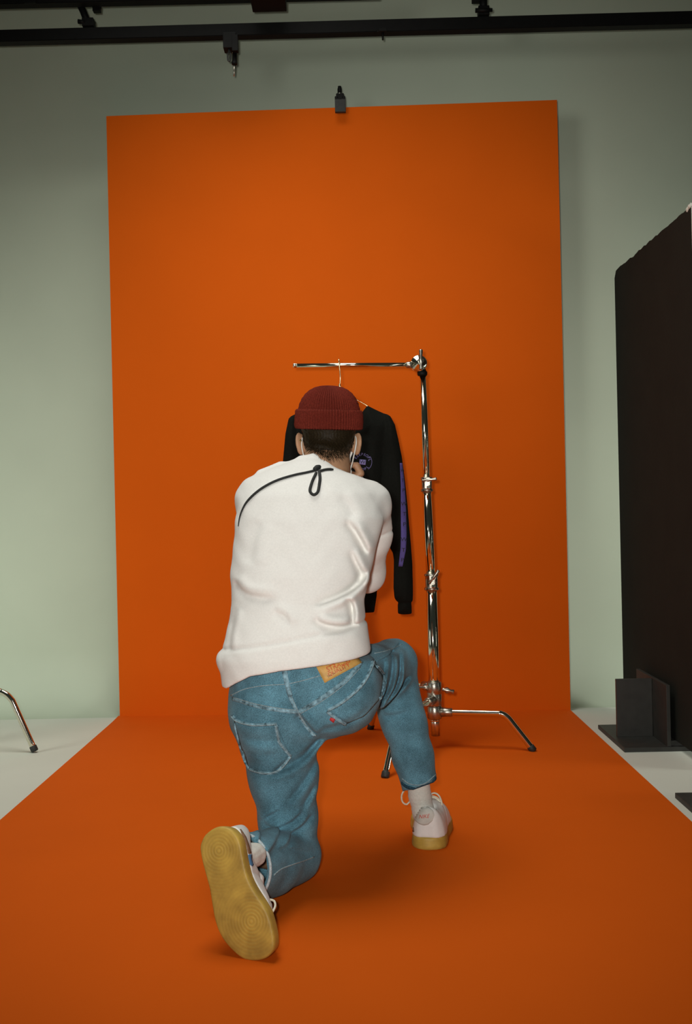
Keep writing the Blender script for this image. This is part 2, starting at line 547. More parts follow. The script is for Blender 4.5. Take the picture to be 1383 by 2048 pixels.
def patch(name, bvh, quad, n, m_, lift, material, parent, bulge=0.0, thick=0.002):
    """cloth patch laid on a surface; quad = four pixel polylines' corners, or (top, bottom) polylines"""
    if len(quad) == 4:
        top = [quad[0], quad[1]]; bot = [quad[3], quad[2]]
    else:
        top, bot = quad
    def samp(pl, t):
        ls = [0]
        for a, b in zip(pl[:-1], pl[1:]): ls.append(ls[-1] + math.hypot(b[0] - a[0], b[1] - a[1]))
        s_ = t * ls[-1]
        for i in range(len(pl) - 1):
            if s_ <= ls[i + 1] or i == len(pl) - 2:
                k = (s_ - ls[i]) / max(1e-6, ls[i + 1] - ls[i])
                return (pl[i][0] + (pl[i + 1][0] - pl[i][0]) * k, pl[i][1] + (pl[i + 1][1] - pl[i][1]) * k)
    G = []
    for j in range(m_ + 1):
        row = []
        for i in range(n + 1):
            a = samp(top, i / n); b = samp(bot, i / n); t = j / m_
            row.append(hit(bvh, a[0] + (b[0] - a[0]) * t, a[1] + (b[1] - a[1]) * t))
        G.append(row)
    bm = bmesh.new(); vt = {}
    for j in range(m_ + 1):
        for i in range(n + 1):
            h_ = G[j][i]
            if h_ is None: continue
            e = math.sin(PI * i / n) * math.sin(PI * j / m_)
            vt[(i, j)] = bm.verts.new(h_[0] + h_[1] * (lift + bulge * e ** 0.5))
    fs = []
    for j in range(m_):
        for i in range(n):
            k = [(i, j), (i, j + 1), (i + 1, j + 1), (i + 1, j)]
            if all(q in vt for q in k):
                f = bm.faces.new([vt[q] for q in k]); f.smooth = True; fs.append(f)
    bmesh.ops.recalc_face_normals(bm, faces=bm.faces[:])
    if fs:
        f0 = fs[len(fs) // 2]
        if f0.normal.dot(CAM - f0.calc_center_median()) < 0:
            bmesh.ops.reverse_faces(bm, faces=bm.faces[:])
        bmesh.ops.solidify(bm, geom=bm.faces[:], thickness=thick)
    return link(name, from_bm(bm, name), material, parent)

_txt = {}
def text_geo(s):
    if s in _txt: return _txt[s]
    c = bpy.data.curves.new('t', 'FONT'); c.body = s; c.align_x = 'CENTER'; c.align_y = 'CENTER'; c.resolution_u = 3
    o = bpy.data.objects.new('t', c); COL.objects.link(o)
    dg = bpy.context.evaluated_depsgraph_get(); dg.update()
    me = bpy.data.meshes.new_from_object(o.evaluated_get(dg))
    V = [tuple(v.co[:2]) for v in me.vertices]; F = [tuple(p.vertices) for p in me.polygons]
    bpy.data.objects.remove(o, do_unlink=True); bpy.data.curves.remove(c); bpy.data.meshes.remove(me)
    _txt[s] = (V, F)
    return _txt[s]

def printed(name, s, bvh, cx, cy, size, ang, material, parent, lift=0.0012, sx=1.0, shear=0.0):
    """letters printed on a surface, centred where the pixel's ray meets it; ang in degrees, clockwise in the picture"""
    V, F = text_geo(s)
    ca, sa = math.cos(math.radians(ang)), math.sin(math.radians(ang))
    bm = bmesh.new(); vs = []
    for u, v in V:
        u = (u * sx + shear * v) * size; v = -v * size
        h_ = hit(bvh, cx + u * ca - v * sa, cy + u * sa + v * ca)
        vs.append(bm.verts.new(h_[0] + h_[1] * lift) if h_ is not None else None)
    for f in F:
        if all(vs[i] is not None for i in f):
            try: bm.faces.new([vs[i] for i in f])
            except ValueError: pass
    for v_ in [v_ for v_ in bm.verts if not v_.link_faces]: bm.verts.remove(v_)
    return link(name, from_bm(bm, name), material, parent)

# ------------------------------------------------------------------ the setting
YB = 5.15                                        # rear wall of the cove
bm = bmesh.new()
v = [bm.verts.new(p) for p in ((-5, -2.5, 0), (5, -2.5, 0), (5, 4.85, 0), (-5, 4.85, 0))]
bm.faces.new(v)
fl = link('floor', from_bm(bm, 'floor'), M_FLOOR); tag(fl, 'white painted studio floor', None, kind='structure')
bm = bmesh.new()
prof = [(4.85 + 0.30 * math.sin(a), 0.30 - 0.30 * math.cos(a)) for a in np.linspace(0, PI / 2, 20)] + [(YB, z) for z in np.linspace(0.5, 4.6, 8)]
prof = prof + [(y + 0.12, z) for y, z in ((YB, 4.6),)]
prev = None
for y, z in prof:
    c = [bm.verts.new((-5, y, z)), bm.verts.new((5, y, z))]
    if prev:
        f = bm.faces.new((prev[0], prev[1], c[1], c[0])); f.smooth = True
    prev = c
wl = link('wall_back', from_bm(bm, 'wall_back'), M_WALL); tag(wl, 'pale grey green curved cove wall behind the backdrop', None, kind='structure')

# ------------------------------------------------------------------ orange backdrop and floor sheet
cL, cR_ = (-1.1636, 4.847), (1.0163, 4.7877)
def sheet_pt(u, z): return Vector((cL[0] + (cR_[0] - cL[0]) * u, cL[1] + (cR_[1] - cL[1]) * u, z))
def sheet(name, ptf, nu, nv, th, material):
    bm = bmesh.new()
    g = [[bm.verts.new(ptf(i / nu, j / nv)) for i in range(nu + 1)] for j in range(nv + 1)]
    for j in range(nv):
        for i in range(nu):
            bm.faces.new((g[j][i], g[j][i + 1], g[j + 1][i + 1], g[j + 1][i]))
    bmesh.ops.recalc_face_normals(bm, faces=bm.faces[:])
    bmesh.ops.solidify(bm, geom=bm.faces[:], thickness=th)
    return from_bm(bm, name)
me = sheet('backdrop', lambda u, t: sheet_pt(u, 0.006 + t * 2.9265) + Vector((0, 0.004 * math.sin(u * 5) * math.sin(t * 4), 0)), 24, 30, 0.004, M_ORANGE)
bd = link('backdrop_sheet', me, M_ORANGE, origin=(-0.07, 4.82, 0.0))
tag(bd, 'tall orange backdrop sheet standing upright against the grey green wall', 'backdrop')
def floor_pt(u, t):
    x0, x1 = -1.170, 1.0146
    yb = 4.843 - 0.058 * u
    y = 0.6 + (yb - 0.6) * t
    z = 0.003 + 0.004 * max(0, 1 - abs(u) / 0.01) * max(0, (t - 0.97) / 0.03)
    return Vector((x0 + (x1 - x0) * u, y, z))
me = sheet('floor_sheet', floor_pt, 30, 40, 0.003, M_ORANGE)
fs_ = link('floor_sheet', me, M_ORANGE, origin=(-0.07, 2.7, 0.0))
tag(fs_, 'orange paper sheet lying flat on the floor under the kneeling person', 'floor sheet')

# spring clamp at the top of the backdrop
cp = at(680, 212, 4.80)
cl = thing('spring_clamp', (cp.x, cp.y - 0.01, cp.z), 'small black clamp gripping the top edge of the orange backdrop', 'clamp')
s1 = 4.80 / FPX
box_obj('jaw', (cp.x - 10.5 * s1, cp.y - 0.035, cp.z - 17 * s1), (cp.x + 11 * s1, cp.y - 0.012, cp.z + 8 * s1), M_RUBBER, cl, 0.004)
box_obj('jaw', (cp.x - 10.5 * s1, cp.y + 0.035, cp.z - 14 * s1), (cp.x + 11 * s1, cp.y + 0.055, cp.z + 8 * s1), M_RUBBER, cl, 0.004)
bm = bmesh.new()
for sx_ in (-1, 1):
    add_box(bm, (cp.x + sx_ * 6.5 * s1 - 4 * s1, cp.y - 0.03, cp.z + 5 * s1), (cp.x + sx_ * 6.5 * s1 + 4 * s1, cp.y + 0.05, cp.z + 15 * s1), 0.004)
add_box(bm, (cp.x - 8 * s1, cp.y - 0.03, cp.z + 9 * s1), (cp.x + 8 * s1, cp.y + 0.05, cp.z + 21 * s1), 0.006)
link('clamp_body', from_bm(bm, 'clamp_body'), M_BLACKMETAL, cl)
lathe_obj('spigot', (cp.x - 0.5 * s1, cp.y, cp.z + 20 * s1), (0, 0, 1), [(0, 5.2 * s1), (0.012, 5.2 * s1), (0.014, 4.4 * s1), (0.034, 4.4 * s1), (0.038, 3.6 * s1), (0.046, 3.4 * s1)], M_BLACKMETAL, cl)
lathe_obj('ring', (cp.x - 0.5 * s1, cp.y, cp.z + 22 * s1), (0, 0, 1), [(0, 6.4 * s1), (0.005, 6.4 * s1), (0.0055, 5.5 * s1)], M_CHROME, cl)

# ------------------------------------------------------------------ overhead rails with their hangers
def beam_me(name, a0, a1, b0, b1, Y, th):
    """a0,a1 top edge and b0,b1 bottom edge pixels (left, right) at depth Y"""
    bm = bmesh.new()
    P = [at(*a0, Y), at(*a1, Y), at(*b1, Y), at(*b0, Y)]
    f_ = [bm.verts.new(p) for p in P]; k_ = [bm.verts.new(p + Vector((0, th, 0))) for p in P]
    bm.faces.new(f_); bm.faces.new(list(reversed(k_)))
    for i in range(4):
        j = (i + 1) % 4
        bm.faces.new((f_[i], k_[i], k_[j], f_[j]))
    bmesh.ops.recalc_face_normals(bm, faces=bm.faces[:])
    bmesh.ops.bevel(bm, geom=bm.edges[:], offset=0.003, segments=2, affect='EDGES')
    return from_bm(bm, name)

YR = 4.62
def line(x, x0, y0, x1, y1): return y0 + (y1 - y0) * (x - x0) / (x1 - x0)
top = lambda x: line(x, 0, 59, 1383, 21); bot = lambda x: line(x, 0, 83, 1383, 47)
rl = thing('ceiling_rail', at(690, 58, YR), 'long black rail running across the wall above the backdrop', 'rail')
link('beam', beam_me('beam', (-420, top(-420)), (1800, top(1800)), (-420, bot(-420)), (1800, bot(1800)), YR, 0.05), M_BLACKMETAL, rl)
Yr2 = YR + 0.02
def px_tube(name, pl, Y, rpx, material, parent, seg=12, n=1):
    return tube_obj(name, smooth_path([at(x, y, Y) for x, y in pl], n) if n > 1 else [at(x, y, Y) for x, y in pl], [r * Y / FPX for r in rpx] if isinstance(rpx, (list, tuple)) else rpx * Y / FPX, material, parent, seg)
def px_box(name, x0, y0, x1, y1, Y, th, material, parent, bev=0.003):
    a, b = at((x0 + x1) / 2, (y0 + y1) / 2, Y), None
    hx, hz = (x1 - x0) / 2 * Y / FPX, (y1 - y0) / 2 * Y / FPX
    return box_obj(name, (a.x - hx, Y - th / 2, a.z - hz), (a.x + hx, Y + th / 2, a.z + hz), material, parent, bev)
px_tube('hanger_arm', [(150, -12), (166, 22), (177, 50)], Yr2, [7.5, 7, 7], M_BLACKMETAL, rl)
px_box('bracket', 166, 40, 189, 56, Yr2, 0.05, M_BLACKMETAL, rl)
px_tube('clamp_knob', [(156, 43), (170, 44)], Yr2 - 0.02, [4.5, 3.5], M_BLACKMETAL, rl)
px_box('clamp_foot', 186, 15, 201, 24, Yr2, 0.03, M_BLACKMETAL, rl)
px_tube('hanger_arm', [(193, -12), (197, 18)], Yr2, [10, 6], M_BLACKMETAL, rl)
px_tube('hanger_arm', [(966, -12), (966, 24)], Yr2, [8, 7.5], M_BLACKMETAL, rl)
px_box('bracket', 955, 16, 977, 34, Yr2, 0.05, M_BLACKMETAL, rl)
px_tube('clamp_knob', [(950, 21), (984, 20)], Yr2 - 0.03, [4.5, 3.5], M_BLACKMETAL, rl)
px_box('clamp_foot', 943, -8, 960, 5, Yr2, 0.03, M_BLACKMETAL, rl)
px_tube('hanger_stud', [(457, -10), (457, 2), (457, 6)], Yr2, [7, 6, 2], M_BLACKMETAL, rl)

t2 = lambda x: line(x, 0, -22, 1383, -56); b2 = lambda x: line(x, 0, 8, 1383, -26)
rl2 = thing('ceiling_rail', at(120, -6, YR), 'second black rail just showing at the top left corner of the photo', 'rail')
link('beam', beam_me('beam', (-420, t2(-420)), (760, t2(760)), (-420, b2(-420)), (760, b2(760)), YR - 0.05, 0.05), M_BLACKMETAL, rl2)
for q in (60, 520):
    px_box('rail_joint', q - 12, b2(q) - 20, q + 12, b2(q) + 0.5, YR - 0.055, 0.012, M_BLACKMETAL, rl2)

bx_ = thing('lamp_housing', at(536, 0, YR - 0.1), 'flat black box fixture hanging at the very top edge above the long rail', 'fixture')
px_box('housing', 502, -24, 571, 11, YR - 0.1, 0.12, M_BLACKMETAL, bx_, 0.004)
px_box('lip', 500, -26, 573, -14, YR - 0.1, 0.13, M_BLACKMETAL, bx_, 0.003)

pc = thing('pipe_clamp', at(461, 80, YR - 0.03), 'larger black clamp with a dangling pin hanging under the long rail', 'clamp')
Yc_ = YR - 0.03
px_box('clamp_block', 447, 70, 473, 101, Yc_, 0.06, M_BLACKMETAL, pc, 0.004)
px_box('side_plate', 464, 72, 476, 104, Yc_ - 0.02, 0.03, M_BLACKMETAL, pc, 0.003)
px_tube('barrel', [(469, 104), (469, 124), (468.5, 124.5), (468.5, 129)], Yc_, [4.6, 4.6, 5.8, 5.6], M_BLACKMETAL, pc)
lathe_obj('collar', at(468.5, 105.5, Yc_), (0, 0, 1), [(-0.003, 0.0113), (0.003, 0.0113)], M_CHROME, pc)
px_tube('pin', [(468, 128), (468, 140), (467.5, 152)], Yc_, [2.4, 2.0, 1.4], M_STEEL, pc)
tube_obj('cable_loop', smooth_path([at(x, y, Yc_ - 0.01) for x, y in ((458, 99), (455, 112), (456, 121), (459.5, 121.5), (461, 112), (458.5, 100))], 5), 0.0035, M_RUBBER, pc, 8)
ps = thing('pipe_clamp', at(764, 62, YR - 0.02), 'small black clamp with a short pin under the middle of the long rail', 'clamp')
px_box('clamp_block', 757, 60, 773, 66, YR - 0.02, 0.04, M_BLACKMETAL, ps, 0.002)
px_tube('pin', [(765, 64), (765, 72), (765, 80)], YR - 0.02, [3.2, 2.0, 1.8], M_BLACKMETAL, ps)
px_tube('thumb_screw', [(752, 63), (759, 63)], YR - 0.02, [1.8, 2.4], M_BLACKMETAL, ps)

# ------------------------------------------------------------------ black board and its stands
Yf, Yn = 4.74, 3.667
pf, pn = Vector((1.26, Yf, 1)), Vector((1.26, Yn, 1))
ztf, ztn = at(1228, 543, Yf).z, at(1380, 412, Yn).z
pb = thing('poly_board', (pf.x + 0.025, 4.2, 0.04), 'tall matt black board standing on edge at the right', 'board')
bm = bmesh.new(); N_ = 40; prev = None
for i in range(N_ + 1):
    t = i / N_
    x = pf.x + (pn.x - pf.x) * t; y = Yf + (Yn - Yf) * t
    zt = ztf + (ztn - ztf) * t + RNG.uniform(-0.003, 0.003)
    if i == 0: zt -= 0.03
    if i == 1: zt -= 0.004
    if i in (11, 12): zt -= 0.006
    if i == N_: zt -= 0.006
    ring = [bm.verts.new(q) for q in ((x, y, 0.04), (x, y, zt), (x + 0.05, y, zt), (x + 0.05, y, 0.04))]
    if prev:
        for k in range(4):
            bm.faces.new((prev[k], prev[(k + 1) % 4], ring[(k + 1) % 4], ring[k]))
    else: bm.faces.new(ring)
    prev = ring
bm.faces.new(list(reversed(prev)))
bmesh.ops.recalc_face_normals(bm, faces=bm.faces[:])
link('panel', from_bm(bm, 'panel'), M_BLACKPOLY, pb)
o = box_obj('bare_edge', (pn.x + 0.001, Yn - 0.004, 0.042), (pn.x + 0.049, Yn + 0.0, ztn - 0.004), M_WHITEPOLY, pb, 0.001); o['label'] = 'bare white foam end edge'
for k, (t, dz) in enumerate(((0.965, 0.0), (0.985, 0.004), (0.28 + 0.12, 0.0))):
    bm = bmesh.new(); x = pf.x + (pn.x - pf.x) * t; y = Yf + (Yn - Yf) * t; z = ztf + (ztn - ztf) * t + dz
    bmesh.ops.create_icosphere(bm, subdivisions=2, radius=0.012 if k < 2 else 0.005)
    for v_ in bm.verts: v_.co = Vector((x + 0.005 + v_.co.x * 0.8, y + v_.co.y * 1.6, z + v_.co.z * (0.7 + 0.5 * random.random())))
    link('chipped_foam', from_bm(bm, 'chipped_foam'), M_WHITEPOLY, pb)

def board_stand(x0, y0, label):
    y1 = y0 + 0.43
    t = thing('board_stand', (x0 + 0.23, (y0 + y1) / 2, 0), label, 'stand', 'black stands holding the board upright')
    box_obj('base_plate', (x0, y0, 0), (x0 + 0.47, y1, 0.018), M_BLACKWOOD, t, 0.002)
    box_obj('spacer', (x0 + 0.1885, y0 + 0.02, 0.018), (x0 + 0.2715, y1 - 0.02, 0.0385), M_BLACKWOOD, t, 0.001)
    ym = y0 + 0.19
    box_obj('gusset', (x0 + 0.022, ym, 0.018), (x0 + 0.170, ym + 0.016, 0.258), M_BLACKWOOD, t, 0.0015)
    box_obj('gusset', (x0 + 0.288, ym, 0.018), (x0 + 0.44, ym + 0.016, 0.258), M_BLACKWOOD, t, 0.0015)
    box_obj('upright_plate', (x0 + 0.172, y0 + 0.005, 0.018), (x0 + 0.187, y1 - 0.005, 0.262), M_BLACKWOOD, t, 0.0015)
    box_obj('upright_plate', (x0 + 0.273, y0 + 0.005, 0.018), (x0 + 0.288, y1 - 0.005, 0.262), M_BLACKWOOD, t, 0.0015)
    return t
c1, c2 = on_floor(1195, 1459), on_floor(1250, 1505)
bs1 = board_stand((c1.x + c2.x) / 2, c2.y, 'black wooden stand at the foot of the black board near the wall')
c3 = on_floor(1349, 1596)
bs2 = board_stand(c3.x, c3.y - 0.43, 'black stand base just cut off by the right edge nearest the viewer')

# ------------------------------------------------------------------ chrome stands
def stand_leg(t, cx, cy, foot, z, mc):
    foot = Vector(foot); d = Vector((foot.x - cx, foot.y - cy, 0)); R_ = d.length; d.normalize()
    c = Vector((cx, cy, z))
    leg = Vector((foot.x, foot.y, 0.006))
    pts = [c + d * 0.03, c + d * (0.60 * R_), c + d * (0.68 * R_) + Vector((0, 0, -0.002)), c + d * (0.74 * R_) + Vector((0, 0, -0.016)), c + d * (0.79 * R_) + Vector((0, 0, -0.04))]
    pts = smooth_path(pts, 6)
    q = pts[-1]
    pts += [q.lerp(leg, k / 6) for k in range(1, 7)]
    lg = tube_obj('leg', pts, 0.0125, M_CHROME, t, 16)
    e = (leg - q).normalized()
    o_ = lathe_obj('rubber_foot', leg - e * 0.03, e, [(0.006, 0.0135), (0.009, 0.0152), (0.028, 0.0152), (0.031, 0.012)], M_RUBBER, lg, 16)
    # socket casting gripping the column
    bm = bmesh.new()
    add_lathe(bm, (cx, cy, z), (0, 0, 1), [(-0.028, 0.026), (-0.024, 0.030), (0.022, 0.030), (0.026, 0.026)], 20)
    add_lathe(bm, c + d * 0.02, d, [(0, 0.021), (0.03, 0.018), (0.05, 0.0175), (0.053, 0.015)], 16)
    link('leg_socket', from_bm(bm, 'leg_socket'), M_STEEL, t)

def t_handle(t, c, dir_, length, rad=0.006, name='t_handle'):
    d = Vector(dir_).normalized()
    bm = bmesh.new()
    add_tube(bm, [Vector(c) - d * length * 0.42, Vector(c) - d * length * 0.38, Vector(c) - d * 0.012, Vector(c), Vector(c) + d * 0.012, Vector(c) + d * length * 0.5, Vector(c) + d * length * 0.56],
             [rad * 0.8, rad, rad * 0.8, rad * 1.6, rad * 0.8, rad * 1.15, rad * 0.9], 12)
    add_lathe(bm, Vector(c) + Vector((0, -0.004, 0)), (0, 1, 0), [(0, 0.010), (0.03, 0.010)], 12)
    return link(name, from_bm(bm, name), M_STEEL, t)

YS = 4.07
colb = at(869, 1440, YS)
foots = [on_floor(1067, 1505), on_floor(769, 1559), on_floor(740, 1461)]
st = thing('light_stand', (colb.x, colb.y, 0), 'chrome studio stand with a horizontal arm holding the black sweatshirt', 'stand')
zl = [at(905, 1423, YS).z, at(868, 1398, YS).z, at(868, 1375, YS).z]
for ft, z in zip(foots, zl): stand_leg(st, colb.x, colb.y, ft, z, None)
lean = lambda py, px: at(px, py, YS)
pz = lambda a, b: [at(*a, YS), at(*b, YS)]
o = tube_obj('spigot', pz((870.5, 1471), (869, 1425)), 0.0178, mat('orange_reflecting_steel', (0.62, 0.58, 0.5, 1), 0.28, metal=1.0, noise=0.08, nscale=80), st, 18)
lathe_obj('band', at(869.6, 1440, YS), (0, 0, 1), [(-0.004, 0.0200), (0.004, 0.0200)], M_CHROME, st)
tube_obj('riser_tube', pz((869, 1430), (862.5, 1165)), 0.0225, M_CHROME, st, 24)
tube_obj('riser_tube', pz((862.5, 1180), (852.5, 965)), 0.0185, M_CHROME, st, 24)
tube_obj('riser_tube', pz((853.5, 985), (845, 742)), 0.0138, M_CHROME, st, 24)
# collars between the risers
def collar(px, py, h, r, hd, hl):
    c = at(px, py, YS)
    bm = bmesh.new()
    add_lathe(bm, c, (0, 0, 1), [(-h / 2, r * 0.9), (-h / 2 + 0.003, r * 1.18), (-h / 2 + 0.012, r * 1.18), (-h / 2 + 0.014, r), (h / 2 - 0.012, r), (h / 2 - 0.010, r * 1.14), (h / 2 - 0.002, r * 1.14), (h / 2, r * 0.92)], 22)
    add_box(bm, (c.x - 0.012, c.y - r - 0.018, c.z - h / 2 + 0.012), (c.x + 0.012, c.y - r + 0.004, c.z + h / 2 - 0.006), 0.003)
    cl_ = link('collar', from_bm(bm, 'collar'), M_STEEL, st)
    t_handle(cl_, c + Vector((0.003, -r - 0.022, h * 0.28)), hd, hl)
    lathe_obj('bolt', c + Vector((0.004, -r - 0.018, -h * 0.2)), (0, -1, 0), [(0, 0.0085), (0.008, 0.0085), (0.010, 0.006)], M_CHROME, cl_, 14)
collar(853, 969, 0.062, 0.021, (1, -0.2, 0.10), 0.062)
collar(862.5, 1164, 0.070, 0.0255, (0.55, -0.2, 0.75), 0.07)
c = at(867.5, 1385, YS)
lathe_obj('column_lock', c, (0, 0, 1), [(-0.05, 0.026), (-0.035, 0.028), (0.0, 0.030), (0.012, 0.027), (0.02, 0.024)], M_STEEL, st)
t_handle(st, at(893, 1379, YS) + Vector((0, -0.02, 0)), (1, -0.1, -0.22), 0.05, 0.008)
lathe_obj('stud', at(862, 1376, YS), (-1, -0.35, 0.12), [(0, 0.013), (0.035, 0.010), (0.036, 0.006), (0.055, 0.006)], M_STEEL, st, 14)
# grip head and arm
YA = YS - 0.03
gc = at(837.5, 725.5, YA)
gh = lathe_obj('grip_head', gc + Vector((0, 0.055, 0)), (0, -1, 0), [(0, 0.026), (0.008, 0.033), (0.02, 0.033), (0.022, 0.026), (0.030, 0.026), (0.032, 0.034), (0.046, 0.034), (0.052, 0.030), (0.054, 0.012), (0.070, 0.010)], M_STEEL, st, 28)
gh.data.materials[0] = M_CHROME
bm = bmesh.new(); add_lathe(bm, gc + Vector((-0.028, 0.01, -0.006)), (-1, 0, 0), [(0, 0.015), (0.012, 0.013), (0.022, 0.0125), (0.024, 0.0105)], 16)
link('arm_socket', from_bm(bm, 'arm_socket'), M_STEEL, gh)
t_handle(gh, gc + Vector((0.006, -0.022, 0.004)), (0.02, -0.05, 1), 0.082, 0.007)
lathe_obj('neck_collar', at(844, 747, YS), (0, 0, 1), [(-0.009, 0.0185), (-0.004, 0.0205), (0.006, 0.0205), (0.009, 0.017), (0.022, 0.013)], M_BLACKMETAL, st)
armL, armR = at(586, 731, YA + 0.01), at(826, 729, YA + 0.01)
arm = tube_obj('arm', [armL, armR], 0.0092, M_CHROME, st, 18)
lathe_obj('end_ring', armL, (armR - armL), [(0.0, 0.0088), (0.001, 0.0098), (0.012, 0.0098), (0.013, 0.009)], M_CHROME, arm, 18)

lf = on_floor(70, 1505)
lc = Vector((lf.x - 0.44, lf.y + 0.03, 0))
st2 = thing('light_stand', lc, 'second chrome stand at the left edge with only one bent leg in view', 'stand')
stand_leg(st2, lc.x, lc.y, lf, at(-40, 1391, 4.08).z, None)
stand_leg(st2, lc.x, lc.y, lc + Vector((-0.22, -0.38, 0)), at(-40, 1391, 4.08).z - 0.056, None)
stand_leg(st2, lc.x, lc.y, lc + Vector((-0.22, 0.38, 0)), at(-40, 1391, 4.08).z - 0.112, None)
tube_obj('riser_tube', [lc + Vector((0, 0, 0.06)), lc + Vector((0, 0, 1.3))], 0.0185, M_CHROME, st2, 20)
lathe_obj('collar', lc + Vector((0, 0, 1.0)), (0, 0, 1), [(-0.03, 0.022), (-0.028, 0.026), (0.028, 0.026), (0.03, 0.02)], M_STEEL, st2)

# ------------------------------------------------------------------ hanger and black sweatshirt on the arm
YH = YA + 0.01
sq = lambda x, y: at(x, y, YH)
hk = thing('wire_hanger', sq(678, 728), 'thin brass wire hanger hooked over the chrome arm', 'hanger')
hookp = [sq(678, 727) + Vector((0, 0.013, -0.018)), sq(678, 722.5) + Vector((0, 0.010, 0)), sq(677, 719.5) + Vector((0, 0, 0.004)), sq(677.5, 724) + Vector((0, -0.012, 0)), sq(679, 740) + Vector((0, -0.008, 0)), sq(680, 757), sq(679, 773)]
tube_obj('hook', smooth_path(hookp, 6), 0.0021, M_WIRE, hk, 10)
tube_obj('shoulder_wire', smooth_path([sq(679, 773), sq(697, 783), sq(705, 793), sq(712, 799), sq(733, 811), sq(770, 836)], 5), [0.0022] * 26, M_WIRE, hk, 10)
tube_obj('shoulder_wire', smooth_path([sq(679, 773), sq(660, 786), sq(652, 795), sq(645, 801), sq(624, 814), sq(588, 840)], 5), [0.0022] * 26, M_WIRE, hk, 10)
lathe_obj('twist', sq(679, 773), (0, 0, 1), [(-0.006, 0.003), (-0.004, 0.0045), (0.008, 0.0045), (0.011, 0.003)], M_WIRE, hk, 12)

def poly2(P2, pts):
    d = np.full(len(P2), 1e9, np.float32); s = np.ones(len(P2), np.float32)
    n = len(pts)
    for i in range(n):
        a, b = pts[i], pts[i - 1]
        e = b - a; w_ = P2 - a
        t = np.clip((w_ @ e) / max(float(e @ e), 1e-12), 0, 1)
        bb = w_ - t[:, None] * e
        d = np.minimum(d, (bb ** 2).sum(1))
        c1_ = P2[:, 1] >= a[1]; c2_ = P2[:, 1] < b[1]; c3_ = e[0] * w_[:, 1] > e[1] * w_[:, 0]
        allc = (c1_ & c2_ & c3_) | (~c1_ & ~c2_ & ~c3_)
        s[allc] *= -1
    return s * np.sqrt(d)

def px_poly(pl, Y): return [np.array((at(x, y, Y).x, at(x, y, Y).z), np.float32) for x, y in pl]
body_pl = px_poly([(627, 813), (600, 824), (579, 836), (588, 900), (596, 1000), (600, 1100), (604, 1190), (607, 1224), (680, 1227), (748, 1225), (753, 1192), (758, 1100), (768, 1000), (775, 930), (786, 850), (777, 831), (755, 821), (734, 811), (722, 827), (705, 842), (682, 848), (658, 843), (640, 828)], YH)
slR_pl = px_poly([(770, 828), (780, 833), (789, 850), (796, 880), (803, 915), (809, 960), (814, 1010), (820, 1080), (824, 1130), (825, 1180), (824.5, 1203), (822, 1207), (823, 1227), (809, 1229.5), (795, 1227), (794.5, 1206), (788, 1195), (786, 1175), (787, 1120), (785, 1106), (778, 1094), (768, 1080), (762, 1000), (764, 900)], YH)
slL_pl = px_poly([(592, 828), (583, 832), (577, 838), (571, 868), (566, 920), (561, 980), (556, 1050), (553, 1120), (553, 1200), (556, 1228), (582, 1228), (586, 1195), (590, 1120), (597, 1080), (600, 1000), (600, 900)], YH)
def hung(P):
    P2 = P[:, [0, 2]]; y = P[:, 1]
    def inflate(pl, y0, hmax, wd):
        d2 = poly2(P2, pl)
        hh = hmax * np.sqrt(np.clip(-d2 / wd, 0.03, 1.0))
        return np.maximum(d2, np.abs(y - y0) - hh) * 0.8
    wv = 0.004 * np.sin(P[:, 0] * 55 + P[:, 2] * 6) + 0.003 * np.sin(P[:, 2] * 31 + P[:, 0] * 17)
    a = inflate(body_pl, YH + wv, 0.040, 0.06)
    b = inflate(slR_pl, YH - 0.012 + wv, 0.034, 0.03)
    c_ = inflate(slL_pl, YH - 0.012 + wv, 0.034, 0.03)
    zc = sq(809, 1204).z
    g_ = 0.004 * np.exp(-((P[:, 2] - zc) / 0.004) ** 2)
    return smin(smin(a, b + g_, 0.006), c_ + g_, 0.006)
lo_ = at(545, 1236, YH); hi_ = at(832, 800, YH)
me = implicit('sweatshirt', hung, (lo_.x, YH - 0.07, lo_.z), (hi_.x, YH + 0.06, hi_.z), 0.0042)
sw_bvh = bvh_of(me)
sws = thing('sweatshirt', sq(680, 1226), 'black sweatshirt with purple sleeve print hanging from the wire hanger', 'sweatshirt')
link('garment', me, M_BLACKKNIT, sws, smooth=True)
o = patch('sleeve_stripe', sw_bvh, ([(799, 926), (801, 970), (801, 1020), (801.5, 1070), (800.5, 1100), (796.5, 1133)], [(803.5, 926), (808.5, 970), (811.5, 1020), (812.5, 1070), (811, 1100), (804.5, 1133)]), 40, 5, 0.0014, M_PURPLE, sws, thick=0.0008)
o['label'] = 'purple printed stripe down the sleeve'
for ch, x, y, s_ in (('W', 804, 941, 9), ('T', 804, 961, 9), ('P', 805.5, 981, 10), ('W', 806.5, 1008, 11), ('T', 807.5, 1028, 11), ('P', 807.5, 1049, 11.5), ('W', 807, 1079, 11), ('T', 806.5, 1100, 11), ('P', 804.5, 1120, 11)):
    printed('letter', ch, sw_bvh, x, y, s_, 2, M_CORD, sws, 0.0034, 1.0)
